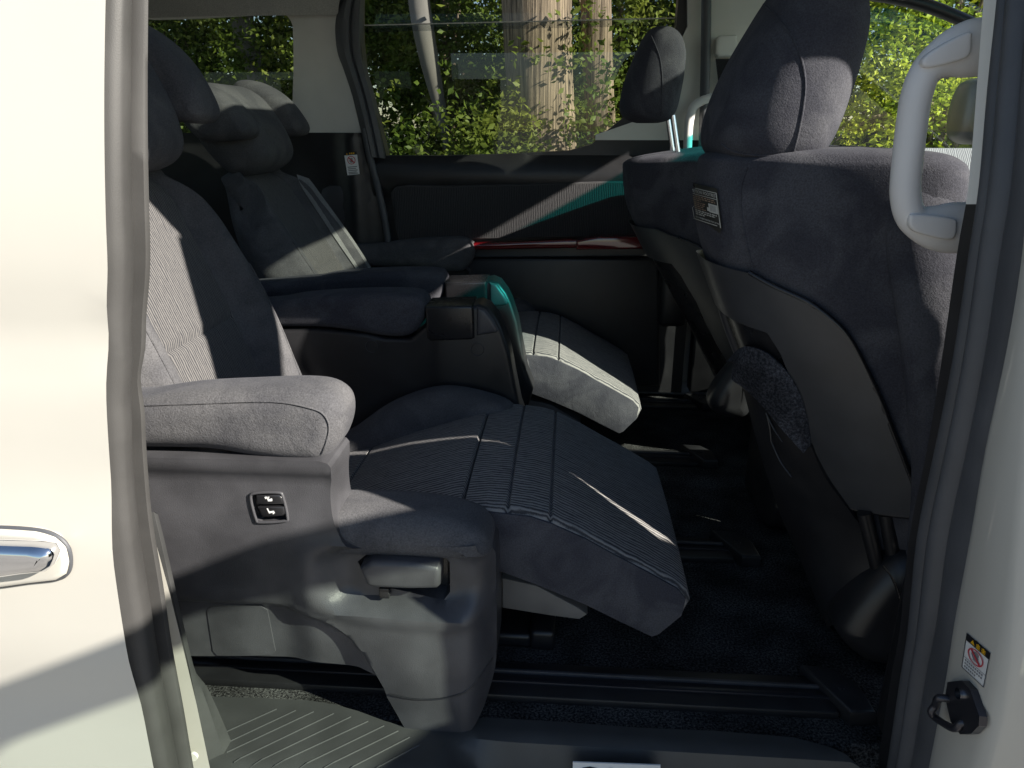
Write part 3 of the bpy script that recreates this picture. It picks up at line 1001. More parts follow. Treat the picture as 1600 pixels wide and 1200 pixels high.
# pillar seal between quarter trim and door
fa = [(552, -90), (545, -45), (533, 5), (527, 40), (530, 80), (540, 110), (553, 150), (567, 207), (574, 245)]
fb = [(580, -90), (574, -45), (568, 5), (567, 40), (568, 80), (573, 110), (584, 150), (597, 207), (606, 248)]
def fcurve(t, Y):
    return spl([tuple(PY(a[0] + (c[0] - a[0]) * t, a[1] + (c[1] - a[1]) * t, Y)) for a, c in zip(fa, fb)], 4)
strip('window_frame', [fcurve(-.08, FY - .018), fcurve(.04, FY - .042), fcurve(.22, FY - .052), fcurve(.42, FY - .046), fcurve(.5, FY - .030), fcurve(.6, FY - .034), fcurve(.85, FY - .026), fcurve(1.02, FY + .012)], 'rubber_dk', fsd, sub=0, smooth=55)
sl1 = spl([tuple(PY(x, y, FY - .040)) for x, y in [(569, 200), (578, 245), (590, 290), (600, 335), (607, 380), (611, 430)]], 4)
tube('door_seal', sl1, .011, 'rubber_dk', fsd, sub=0, n=10)
# cloth panel, cherry strip, armrest, lower pocket
cl = tr([(617, 292), (700, 290), (830, 287), (1000, 283), (1030, 300), (1030, 368), (900, 371), (760, 374), (640, 378), (622, 374), (615, 330)], FY - .045)
cp = pad('cloth_panel', spl(cl, 3, True), FY - .047, FY - .01, .006, 'panel_cloth', fsd, seg=3, ny=1, step=.02)
rd = tr([(620, 379), (750, 379), (880, 373), (1020, 369), (1040, 372), (1040, 384), (900, 386), (750, 389), (620, 390)], FY - .05)
pad('cherry_strip', rd, FY - .075, FY - .02, .008, 'cherry', fsd, seg=4, ny=2)
o = box('window_switch', PY(980, 376, FY - .06).x, PY(1004, 376, FY - .06).x, FY - .082, FY - .07, .985, 1.0, 'gloss_blk', fsd, .002)
box('switch_key', PY(981, 376, FY - .06).x, PY(994, 376, FY - .06).x, FY - .085, FY - .08, .988, .998, 'chrome', fsd, .001)
ar = tr([(900, 372), (935, 366), (1020, 366), (1045, 372), (1045, 384), (900, 386)], FY - .06)
pad('pull_cup', ar, FY - .12, FY - .05, .006, 'cherry', fsd, seg=3, ny=1)
lp = tr([(640, 402), (1030, 400), (1030, 600), (640, 610)], FY - .03)
pad('lower_panel', lp, FY - .055, FY - .01, .012, 'plastic_blk', fsd, seg=3, ny=1)
box('bottle_holder', PY(1030, 430, FY - .06).x, PY(1075, 430, FY - .06).x, FY - .12, FY - .02, .72, .90, 'plastic_blk', fsd, .02, 3)

# far B pillar, front far door and window
bpo = tr([(1066, -60), (1062, 60), (1050, 110), (1000, 185), (950, 207), (940, 217), (1330, 217), (1300, 100), (1290, -60)], FY)
bf = relief('far_pillar_trim', [(.325, 1.72), (.335, 1.60), (.27, 1.45), (.20, 1.34), (.08, 1.30), (.08, 1.285), (.78, 1.285), (.74, 1.72)], lambda u, v: Vector((u, FY - .03, v)), (0, .06, 0), 'trim_light', van, grid=.05)
tube('pillar_seal', [tuple(PY(x, y, FY - .06)) for x, y in [(1104, -40), (1103, 60), (1101, 150), (1098, 240), (1092, 300)]], .014, 'rubber_dk', bf, sub=3)
pa = tr([(1118, 62), (1124, 56), (1150, 55), (1152, 88), (1122, 90), (1117, 84)], FY - .06)
pad('belt_anchor', pa, FY - .075, FY - .03, .008, 'trim_light', bf, seg=3, ny=1)
strip('seat_belt', [[tuple(PY(1118, 92, FY - .062)), tuple(PY(1135, 240, FY - .062))], [tuple(PY(1146, 92, FY - .055)), tuple(PY(1180, 240, FY - .055))]], 'belt_blk', bf, sub=2, thick=.002)
tube('far_grip', [PY(x, y, FY - .07) for x, y in [(1112, 152), (1096, 158), (1083, 168), (1077, 190), (1075, 215), (1074, 245)]], .013, 'grip', bf, sub=5)
ffd = relief('far_front_door', [(.42, 1.10), (1.75, 1.10), (1.75, 1.262), (.42, 1.262)], lambda u, v: Vector((u, FY - .02 - .05 * sstep(1.265, 1.20, v), v)), (0, .06, 0), 'pale_cloth', van, grid=.04)
box('door_lower', .42, 1.75, FY - .06, FY, .48, 1.098, 'plastic_blk', ffd, .01)
pad('dark_insert', spl(tr([(1440, 330), (1480, 300), (1520, 270), (1700, 262), (1700, 420), (1440, 420)], FY - .08), 3, True), FY - .10, FY - .05, .01, 'plastic_blk', ffd, seg=3, ny=1)
flat('window_glass', [(.70, FY + .03, 1.24), (1.75, FY + .03, 1.24), (1.10, FY + .03, 1.64), (.70, FY + .03, 1.66)], 'glass', ffd)
strip('window_visor', [[(.70, FY + .06, 1.63), (.95, FY + .06, 1.61), (1.10, FY + .06, 1.585), (1.25, FY + .06, 1.55)], [(.70, FY + .07, 1.80), (.95, FY + .07, 1.78), (1.10, FY + .07, 1.70), (1.25, FY + .07, 1.62)]], 'visor_clear', ffd, sub=3)
tube('upper_frame', [(.70, FY, 1.70), (.95, FY, 1.665), (1.13, FY, 1.605), (1.30, FY, 1.52), (1.75, FY, 1.25)], .018, 'plastic_blk', ffd, sub=4)
# door mirror seen through the window
mr = loft('door_mirror', [(1.30, 2.62, 1.27, .03, .03, .05, 2.5), (1.30, 2.62, 1.30, .06, .06, .09, 2.6), (1.30, 2.63, 1.38, .06, .07, .10, 2.6), (1.30, 2.63, 1.45, .05, .05, .08, 2.5), (1.30, 2.63, 1.47, .02, .02, .04, 2.2)], 'steel', van)
# outer skin of the far side
box('far_rocker', -2.2, 2.0, 2.44, 2.52, .2, .47, 'paint', van, .02)
relief('far_body_side', [(-2.25, .30), (2.0, .30), (2.0, 1.18), (-2.25, 1.18)], lambda u, v: Vector((u, 2.53, v)), (0, -.03, 0), 'paint', van, grid=.2)
# tail end
relief('tailgate', [(.86, .35), (2.46, .35), (2.46, 1.74), (.86, 1.74)], lambda u, v: Vector((-2.2, u, v)), (-.05, 0, 0), 'plastic_blk', van, holes=[[(1.0, 1.2), (2.3, 1.2), (2.25, 1.62), (1.05, 1.62)]], grid=.15)
flat('tailgate_glass', [(-2.22, .98, 1.18), (-2.22, 2.32, 1.18), (-2.22, 2.27, 1.64), (-2.22, 1.03, 1.64)], 'privacy', van)

# ================================================================== SECOND-ROW CAPTAIN SEATS
PIV = (-.560, .680)
YC = 1.232           # middle of the near seat

def captain_seat(name, label, rec, mirror, belt=False):
    root = empty(name, (-.33, (3.30 - YC) if mirror else YC, .45), label, 'captain seat', 'second-row captain seats')
    MIR[0] = 3.30 if mirror else None
    ca, sa = math.cos(R(rec)), math.sin(R(rec))
    def bk(nf, s, y):
        """nf forward of the back plane, s up along it"""
        return (PIV[0] - sa * s + ca * nf, y, PIV[1] + ca * s + sa * nf)
    # --- cushion
    crown = lambda x, y, z: (x, y, z + .016 * (1 - ((y - 1.23) / .24) ** 2) * sstep(.60, .72, z))
    def groove(xs, ztop):
        return ztop
    cush = [(-.62, .63), (-.56, .650), (-.48, .662), (-.40, .680), (-.397, .674), (-.393, .682), (-.30, .718), (-.22, .745), (-.168, .761), (-.157, .763), (-.1535, .756), (-.154, .66), (-.35, .60), (-.62, .57)]
    c = pad('seat_cushion', cush, 1.0, 1.464, .02, 'stripe_seat', root, deform=crown, step=.015, seg=4)
    c.data.materials.append(M['plush'])
    # --- leg rest with its stitched bands
    top = [(-.153, .756), (-.149, .764), (-.115, .769), (-.0845, .767), (-.081, .761), (-.0775, .767), (-.045, .763), (-.0185, .756), (-.015, .749), (-.0115, .754), (.04, .728), (.085, .702), (.14, .672), (.185, .645), (.203, .630), (.209, .612), (.200, .590)]
    bot = [(.165, .548), (.152, .541), (.10, .567), (.044, .596), (-.03, .628), (-.089, .650), (-.150, .66)]
    lr = pad('leg_rest', top + bot, 1.0, 1.462, .014, 'stripe_seat', root, deform=lambda x, y, z: (x, y, z + .010 * (1 - ((y - 1.23) / .24) ** 2) * (1 if z > .6 else 0)), step=.010, seg=4)
    # plain side cheeks of the leg rest
    for yy in (.9975, 1.4595):
        pad('leg_rest_cheek', [(-.150, .758), (-.115, .763), (-.045, .757), (-.015, .747), (.04, .722), (.085, .696), (.14, .666), (.185, .640), (.200, .622), (.196, .590), (.163, .553), (.152, .547), (.10, .573), (.044, .602), (-.03, .634), (-.089, .656), (-.145, .664)], yy, yy + .005, .0015, 'plush_navy', lr, seg=2, ny=1)
    hb = tr([(785, 898), (840, 910), (905, 945), (918, 955), (905, 963), (860, 957), (785, 945)], 1.04)
    pad('hinge_cover', hb, 1.03, 1.43, .004, 'underside', root, seg=2, ny=2)
    # --- cushion bolsters
    ob = spl([(-.40, .772), (-.37, .790), (-.325, .799), (-.255, .801), (-.180, .797), (-.125, .783), (-.104, .765), (-.098, .745), (-.108, .733), (-.16, .728), (-.29, .728), (-.39, .735)], 4, True)
    b1 = pad('cushion_bolster', ob, .896, 1.012, .034, 'plush', root, step=.015, seg=6)
    ib = spl([(-.56, .66), (-.463, .70), (-.375, .763), (-.292, .800), (-.225, .808), (-.145, .792), (-.105, .772), (-.085, .735), (-.10, .68), (-.3, .65), (-.56, .60)], 4, True)
    pad('cushion_bolster', ib, 1.385, 1.485, .042, 'plush', root, step=.015, seg=6)
    # --- backrest: bolsters and insert on one swept cross-section
    SMAX = .635
    def half(s):
        return .243 - .025 * sstep(.10, .0, s) - .055 * sstep(.50, SMAX, s) ** 1.6 - .02 * sstep(.3, .6, s)
    def sdrop(s, v):
        return s - .075 * abs(v) ** 3.5 * sstep(.30, SMAX, s) - .05 * sstep(.70, 1.0, abs(v)) ** 2 * sstep(.42, SMAX, s)
    def nfront(s, v):
        a = abs(v)
        h = .052 * sstep(.55, .80, a) * (1 - .40 * sstep(.25, .64, s))
        h -= .060 * sstep(.84, 1.0, a) ** 2
        top_ = .035 * sstep(.54, SMAX, s) ** 2
        lum = .012 * math.sin(math.pi * min(1, s / .5))
        gr_ = -.006 * math.exp(-((s - .305) / .006) ** 2) if a < .56 else 0
        seam = -.005 * math.exp(-((a - .58) / .012) ** 2)
        return h - top_ + lum * (1 - a) + gr_ + seam
    NS, NV = 90, 60
    bm = bmesh.new()
    uvl = bm.loops.layers.uv.new('UVMap')
    F, B_ = [], []
    for i in range(NS + 1):
        s = SMAX * i / NS
        F.append([bm.verts.new(bk(nfront(s, -1 + 2 * j / NV), sdrop(s, -1 + 2 * j / NV), YC + half(s) * (-1 + 2 * j / NV))) for j in range(NV + 1)])
        thick = .13 - .05 * sstep(.4, SMAX, s)
        B_.append([bm.verts.new(bk(-thick * (1 - .6 * abs(-1 + 2 * j / NV) ** 4), sdrop(s, -1 + 2 * j / NV), YC + half(s) * (-1 + 2 * j / NV))) for j in range(NV + 1)])
    def put(q, vs):
        f = bm.faces.new(vs)
        for lp_, uv in zip(f.loops, q):
            lp_[uvl].uv = uv
        return f
    for i in range(NS):
        for j in range(NV):
            v = -1 + 2 * (j + .5) / NV
            s = SMAX * (i + .5) / NS
            q = [(F[a][b2].co.y, SMAX * a / NS) for a, b2 in ((i, j), (i, j + 1), (i + 1, j + 1), (i + 1, j))]
            f = put(q, (F[i][j], F[i][j + 1], F[i + 1][j + 1], F[i + 1][j]))
            f.material_index = 1 if abs(v) < .58 else 0
            put(q, (B_[i][j], B_[i + 1][j], B_[i + 1][j + 1], B_[i][j + 1]))
    for i in range(NS):
        bm.faces.new((F[i][0], F[i + 1][0], B_[i + 1][0], B_[i][0]))
        bm.faces.new((F[i][NV], B_[i][NV], B_[i + 1][NV], F[i + 1][NV]))
    for j in range(NV):
        bm.faces.new((F[NS][j], F[NS][j + 1], B_[NS][j + 1], B_[NS][j]))
        bm.faces.new((F[0][j], B_[0][j], B_[0][j + 1], F[0][j + 1]))
    me = bpy.data.meshes.new('backrest')
    bmesh.ops.recalc_face_normals(bm, faces=bm.faces)
    bm.to_mesh(me); bm.free()
    me.materials.append(M['plush']); me.materials.append(M['stripe'])
    back = finish('backrest', me, None, root, 55)
    # piping along the bolster seam
    for sgn in (-1, 1):
        path = []
        for i in range(4, 56):
            s = SMAX * i / 90
            v = sgn * (.86 - .10 * sstep(.25, .0, s))
            path.append(bk(nfront(s, v) + .0005, s, YC + half(s) * v))
        tube('bolster_piping', path, .0016, 'plush', back, sub=0, n=6)
    # --- headrest: middle pad and two forward wings
    def hr_pad(nm, prof, y0, y1, r, mat='plush'):
        return pad(nm, [bk(a, s, 0)[0::2] for a, s in spl(prof, 4, True)], y0, y1, r, mat, root, step=.012, seg=7, ny=4, smooth=70)
    hr_pad('headrest', [(-.02, .600), (.03, .594), (.066, .606), (.084, .640), (.088, .710), (.076, .780), (.044, .828), (.0, .846), (-.05, .82), (-.07, .72), (-.05, .63)], YC - .135, YC + .135, .052)
    for sg in (-1, 1):
        yc_ = YC + sg * .152
        wp = [(.0, .705), (.035, .680), (.085, .655), (.110, .648), (.127, .660), (.130, .690), (.122, .745), (.098, .798), (.060, .842), (.02, .856), (-.015, .83), (-.015, .76)]
        if mirror and sg > 0:
            wp = [(a_ - .028, .66 + (s_ - .65) * .9) for a_, s_ in wp]
        hr_pad('headrest_wing', wp, yc_ - .050, yc_ + .050, .028)
    # --- outboard armrest
    ap = tr([(222, 618), (300, 607), (400, 602), (470, 600), (512, 606), (538, 625), (544, 652), (536, 684), (520, 704), (500, 714), (450, 714), (400, 707), (340, 697), (290, 695), (222, 694)], .919)
    ap = [(-.80, ap[0][1] - .015)] + spl(ap, 4) + [(-.80, ap[-1][1])]
    arm = pad('armrest', ap, .885, .985, .034, 'plush', root, step=.014, seg=7, ny=4, smooth=60)
    if not mirror:
        tree_ = bvh_of(arm)
        sm = [cast(tree_, x, y) for x, y in spl([(222, 634), (300, 631), (380, 628), (440, 629), (490, 639), (508, 650), (514, 668), (510, 690), (503, 708)], 6)]
        tube('armrest_piping', [l + n * .0006 for l, n in sm], .0017, 'plush', arm, sub=0, n=6)
    # --- outboard side cover (moulded sheet)
    sc_out = spl(tr([(505, 712), (523, 722), (519, 760), (521, 795), (528, 822), (545, 846), (580, 858), (660, 866), (762, 868)], .9), 3) + \
        spl(tr([(770, 885), (772, 960), (773, 1045), (765, 1082), (752, 1110), (728, 1132), (690, 1140), (648, 1138)], .9), 3) + \
        tr([(640, 1122), (625, 1098), (610, 1075), (590, 1053), (560, 1043), (500, 1038), (400, 1036), (300, 1036)], .9) + [(-.80, .53), (-.80, .89)]
    rec_out = tr([(554, 887), (568, 876), (585, 870), (640, 872), (690, 879), (700, 888), (701, 934), (692, 944), (672, 942), (620, 931), (575, 923)], .9)
    swo = tr([(396, 774), (402, 766), (438, 765), (446, 772), (453, 803), (448, 809), (412, 811), (404, 806)], .9)
    acp = tr([(314, 962), (322, 955), (402, 953), (414, 962), (427, 1028), (422, 1034), (332, 1036), (324, 1028)], .9)
    arc = tr([(380, 945), (430, 948), (480, 958), (530, 980), (570, 1015), (605, 1065)], .9)
    arcs = spl(arc, 5)
    LC = tr([(628, 905)], .9)[0]
    def cover(u, v):
        y = .892
        y -= .010 * sstep(.86, .88, v)                                  # lip under the arm pad
        y += .020 * sstep(.80, .62, v) * sstep(-.36, -.42, u) * .6     # hollow towards the rear
        y -= .020 * sstep(.70, .55, v) * sstep(-.33, -.20, u)           # lower front swells out
        # dish around the lever
        dx, dz = (u - LC[0]) / .088, (v - LC[1]) / .040
        r = (dx ** 4 + dz ** 4) ** .25
        y += .024 * sstep(1.45, .95, r) - .006 * math.exp(-((r - 1.55) / .22) ** 2)
        y += .016 * sstep(.765, .80, v) * sstep(-.40, -.33, u) * 0
        # wrap at the front
        y += .055 * sstep(-.150, -.088, u) ** 2
        # step along the arch
        if u < -.25:
            za = None
            for (a, c2) in zip(arcs[:-1], arcs[1:]):
                if a[0] <= u <= c2[0]:
                    za = a[1] + (c2[1] - a[1]) * (u - a[0]) / (c2[0] - a[0])
            if za is None and u < arc[0][0]:
                za = arc[0][1] + .0 * (arc[0][0] - u)
            if za is not None:
                y += .012 * sstep(za + .004, za - .012, v)
        return y
    cv = relief('side_cover', sc_out, lambda u, v: Vector((u, cover(u, v), v)), (0, .09, 0), 'plastic', root, holes=[rec_out, swo], grid=.009, smooth=32, lines=[[(x, z + .004) for x, z in spl(arc, 5)], [(x, z - .012) for x, z in spl(arc, 5)][:-6]])
    ln = tr([(612, 1076), (650, 1079), (690, 1078), (730, 1068), (766, 1048)], .89)
    tube('skirt_seam', [(x, cover(x, z) - .0003, z) for x, z in spl(ln, 4)], .0016, 'plastic_blk', cv, sub=0, n=6)
    # access panel
    relief('access_panel', inset(resample(acp[::-1], .01), .002) if area2(acp) < 0 else acp, lambda u, v: Vector((u, cover(u, v) - .0035 + .003 * sstep(.0, .09, abs(u + .48)) , v)), (0, .02, 0), 'plastic', cv, grid=.012)
    # lever and its pocket
    pk = [Vector((u, cover(u, v) + .035, v)) for u, v in rec_out]
    flat('lever_pocket', pk, 'gloss_blk', cv)
    lv = tr([(562, 888), (581, 876), (640, 878), (684, 884), (688, 890), (688, 914), (683, 919), (640, 920), (587, 918), (574, 915)], .888)
    pad('recline_lever', lv, .884, .925, .008, 'plastic', cv, seg=4, ny=2)
    box('lever_hook', PY(592, 930, .9).x, PY(608, 930, .9).x, .90, .93, PY(600, 936, .9).z, PY(600, 920, .9).z, 'gloss_blk', cv, .002)
    # switch pair
    pk = [Vector((u, cover(u, v) + .010, v)) for u, v in swo]
    flat('switch_well', pk, 'gloss_blk', cv)
    bz = [(u, cover(u, v) - .0012, v) for u, v in spl(swo, 4, True)]
    tube('switch_bezel', bz, .0022, 'plastic', cv, sub=0, n=8, closed=True)
    yb = cover(-.405, .82)
    k1 = tr([(402, 773), (438, 771), (443, 776), (446, 786), (402, 787)], .893)
    k2 = tr([(404, 790), (446, 789), (448, 800), (444, 804), (412, 806)], .893)
    for kk in (k1, k2):
        pad('seat_switch', kk, yb - .004, yb + .010, .003, 'gloss_blk', cv, seg=3, ny=1)
    def icon(polys):
        bm2 = bmesh.new()
        for pl_ in polys:
            bm2.faces.new([bm2.verts.new((*[(p.x, yb - .0045, p.z) for p in [PY(x, y, yb - .0045)]][0],)) for x, y in pl_])
        from_bm('seat_pictogram', bm2, 'sticker', cv, 0)
    icon([[(413, 777), (416, 775.5), (418, 778.5), (415, 780)], [(415, 774.5), (417, 776.5), (421, 776), (421, 777.5), (417.5, 778.5)], [(416.5, 778), (419, 777.5), (421, 780), (424.5, 778.5), (425.5, 780), (425.5, 783), (419, 783.5)]])
    icon([[(416.5, 794.5), (418.5, 794), (421, 799), (428, 798), (429, 800), (420.5, 802.5)], [(427, 799.5), (430, 801), (426.5, 804), (426, 801.5)]])
    # --- inboard arm: pad, console head with lid, side panel
    ip = tr([(430, 472), (470, 465), (545, 460), (620, 459), (650, 462), (660, 468), (665, 482), (660, 502), (648, 519), (630, 526), (600, 525), (570, 520), (532, 514), (495, 511), (430, 511)], 1.485)
    ip = [(-.80, .955)] + spl(ip, 4) + [(-.80, .918)]
    arm2 = pad('armrest', ip, 1.473, 1.572, .020, 'plush_navy', root, step=.014, seg=6, ny=4, smooth=60)
    sm = spl([tuple(PY(x, y, 1.4815)) for x, y in [(432, 482), (500, 477), (560, 475), (610, 477)]], 5)
    tube('armrest_piping', sm, .0014, 'plush', arm2, sub=0, n=6)
    con = tr([(662, 512), (666, 488), (669, 483), (735, 480), (748, 477), (762, 483), (775, 500), (783, 516), (795, 552), (803, 595), (812, 640)], 1.475)
    panel = [(-.80, .905), (-.53, .917), (-.42, .908), (-.38, .899), (-.325, .899)] + con + [(-.075, .70), (-.11, .56), (-.30, .53), (-.80, .55)]
    sp_ = pad('console', panel, 1.482, 1.562, .010, 'plastic_blk', root, step=.02, seg=4, ny=3)
    lid = tr([(664, 484), (738, 482), (740, 490), (741, 528), (736, 531), (672, 533), (667, 529)], 1.475)
    lz = max(z for x, z in lid)
    pad('console_lid', [(x, z + (.006 if z > lz - .02 else 0)) for x, z in lid], 1.474, 1.570, .006, 'gloss_blk', sp_, seg=4, ny=2)
    ns = tr([(744, 480), (758, 484), (770, 500), (779, 516), (776, 521), (744, 526)], 1.475)
    pad('console_nose', ns, 1.477, 1.567, .008, 'plastic', sp_, seg=4, ny=2)
    for (cx, cy) in ((581, 541), (746, 546)):
        c0 = PY(cx, cy, 1.4815)
        circ = [(c0.x + .0135 * math.cos(a), 1.4812, c0.z + .0135 * math.sin(a)) for a in [2 * math.pi * k / 20 for k in range(20)]]
        tube('screw_cover', circ, .0009, 'plastic', sp_, sub=0, n=6, closed=True)
    # --- pedestal under the cushion
    box('seat_base', -.62, -.16, 1.02, 1.45, .462, .60, 'plastic_blk', root, .02, 3)
    # --- belt lying on the backrest
    if belt:
        MIR[0] = None
        pts_l, pts_r = [], []
        for i in range(24):
            t = i / 23
            s = .565 - .50 * t
            yy = 3.30 - (YC - (.020 + .185 * 0) - .150 - .02 * t)
            v = (3.30 - yy - YC) / half(s)
            for off, acc in ((-.023, pts_l), (.023, pts_r)):
                y2 = yy + off
                v2 = (3.30 - y2 - YC) / half(s)
                acc.append(bk(nfront(s, v2) + .006, s, y2))
        strip('seat_belt', [pts_l, pts_r], 'belt', root, sub=0, thick=.0016)
    MIR[0] = None
    return root

near_seat = captain_seat('captain_seat', 'grey velour captain seat beside the open door with raised leg rest', 18.4, False)
far_seat = captain_seat('captain_seat', 'more reclined grey captain seat across the aisle with belt over its backrest', 28.5, True, True)

# ================================================================== FRONT SEATS
def front_seat(name, label, dx, dy, lean, raise_, tag, wb=.82):
    """dx, dy shift from the passenger seat; lean in degrees about the seat's hinge"""
    root = empty(name, (.62 + dx, 1.31 + dy, .45), label, 'car seat', 'front seats seen from behind')
    cy = 1.242 + dy
    hx, hz = .60 + dx, .62
    ca, sa = math.cos(R(lean)), math.sin(R(lean))
    def T(p):
        x, y, z = p
        x0, z0 = x - hx + dx * 0, z - hz
        return (hx + ca * x0 - sa * z0, y, hz + sa * x0 + ca * z0)
    SE = [(.590, .60, .085, .09, .245), (.565, .72, .110, .12, .272), (.535, .84, .132, .14, .284), (.500, .96, .155, .155, .290), (.468, 1.08, .178, .160, .288), (.445, 1.17, .190, .150, .282), (.436, 1.258, .186, .134, .276), (.430, 1.280, .172, .124, .264), (.424, 1.290, .125, .095, .235), (.418, 1.293, .04, .04, .16)]
    S = spl(SE, 6)
    def sect(k):
        return S[k]
    def surf(t, f, off=0.0):
        """t angle (pi = straight back), f height 0..1"""
        q = f * (len(S) - 1); i = min(int(q), len(S) - 2); w = q - i
        cx, cz, ar, af, b_ = [a + (c - a) * w for a, c in zip(S[i], S[i + 1])]
        c, s = math.cos(t), math.sin(t)
        n = 3.0
        cx += .055; ar += .075; af -= .05; b_ *= wb
        x = math.copysign(abs(c) ** (2 / n), c); y = math.copysign(abs(s) ** (2 / n), s)
        a_ = af if x > 0 else ar
        if x < 0:
            y *= 1 + .47 * x               # the back narrows towards the rear
        nx, ny = c / a_, s / b_
        if x < 0:
            nx, ny = c / a_ * .6 - .3 * abs(s) / b_, s / b_
        l = math.hypot(nx, ny) or 1
        return Vector(T((cx - .022 + dx + x * a_ + off * nx / l, cy + b_ * y + off * ny / l, cz)))
    bm = bmesh.new()
    NT, NF = 72, 54
    rows = [[bm.verts.new(surf(2 * math.pi * k / NT, i / NF)) for k in range(NT)] for i in range(NF + 1)]
    for i in range(NF):
        for k in range(NT):
            bm.faces.new((rows[i][k], rows[i][(k + 1) % NT], rows[i + 1][(k + 1) % NT], rows[i + 1][k]))
    bm.faces.new(rows[0][::-1]); bm.faces.new(rows[-1])
    back = from_bm('backrest', bm, 'plush_navy', root, 60)
    for sg in (-1, 1):
        bp_ = [T((cx - .022 + dx + .020, cy + sg * (b_ * wb - (.012 if sg < 0 else .040)), cz)) for cx, cz, ar, af, b_ in [(.60, .70, 0, 0, .262), (.572, .84, 0, 0, .298), (.540, .96, 0, 0, .312), (.508, 1.08, 0, 0, .308), (.484, 1.17, 0, 0, .279), (.470, 1.225, 0, 0, .262), (.462, 1.262, 0, 0, .235)]]
        tube('side_bolster', bp_, lambda t: .058 * (1 - .55 * t ** 5), 'plush_navy', back, n=24, sub=5, ry=lambda t: .034 * (1 - .5 * t ** 5))
    # inverse lookup pixel -> (t, f) on the rear half, only used for the passenger seat's own outline
    return root, surf, T, back, cy

pas, psurf, pT, pback, pcy = front_seat('front_seat', 'front passenger seat with dark velour headrest and printed caution tag on its back', 0, 0, 0, 0, True)

_tab = []
for i in range(0, 101):
    for k in range(0, 181):
        t, f = math.pi * (.62 + .95 * k / 180), i / 100
        p = psurf(t, f)
        x, y = pix(p)
        nrm = (psurf(t + .01, f) - p).cross(psurf(t, min(1, f + .01)) - p)
        if nrm.dot(p - CAM) * (1 if True else -1) != 0:
            _tab.append((x, y, t, f, (p - CAM).length))
def on_seat(x, y):
    """nearest visible point of the passenger seat's back for a pixel, refined"""
    best = sorted(_tab, key=lambda q: (q[0] - x) ** 2 + (q[1] - y) ** 2)[:6]
    best = min(best, key=lambda q: ((q[0] - x) ** 2 + (q[1] - y) ** 2) + 2e3 * max(0, q[4] - min(b_[4] for b_ in best) - .04))
    t, f = best[2], best[3]
    for _ in range(12):
        x0, y0 = pix(psurf(t, f))
        e = 1e-3
        xa, ya = pix(psurf(t + e, f)); xb, yb_ = pix(psurf(t, f + e))
        a, b_, c, d = (xa - x0) / e, (xb - x0) / e, (ya - y0) / e, (yb_ - y0) / e
        det = a * d - b_ * c
        if abs(det) < 1e-3:
            break
        du, dv = (x - x0), (y - y0)
        st = max(-.05, min(.05, (d * du - b_ * dv) / det)); sf = max(-.03, min(.03, (-c * du + a * dv) / det))
        t += st; f += sf
        f = max(0, min(1, f))
    return t, f

# moulded rear shell (near half follows the photograph's outline, the other half mirrors it)
sh_out = [(1175, 425), (1210, 445), (1262, 469), (1300, 497), (1326, 524), (1349, 565), (1375, 621), (1397, 677), (1416, 726), (1437, 786)]
sh_low = [(1432, 800), (1416, 803), (1360, 796), (1330, 790), (1307, 771)]
sh_in = [(1289, 730), (1270, 677), (1255, 621), (1240, 587), (1225, 550), (1205, 518)]
TF = [on_seat(x, y) for x, y in sh_out + sh_low + sh_in]
KT, KF = .27, .69                     # metres per radian / per unit height, for even meshing
PI = math.pi
halfpoly = [(PI, TF[0][1] + .012)] + TF + [(PI, TF[-1][1] + .01)]
def mir(p):
    return [(2 * PI - t, f) for t, f in p]

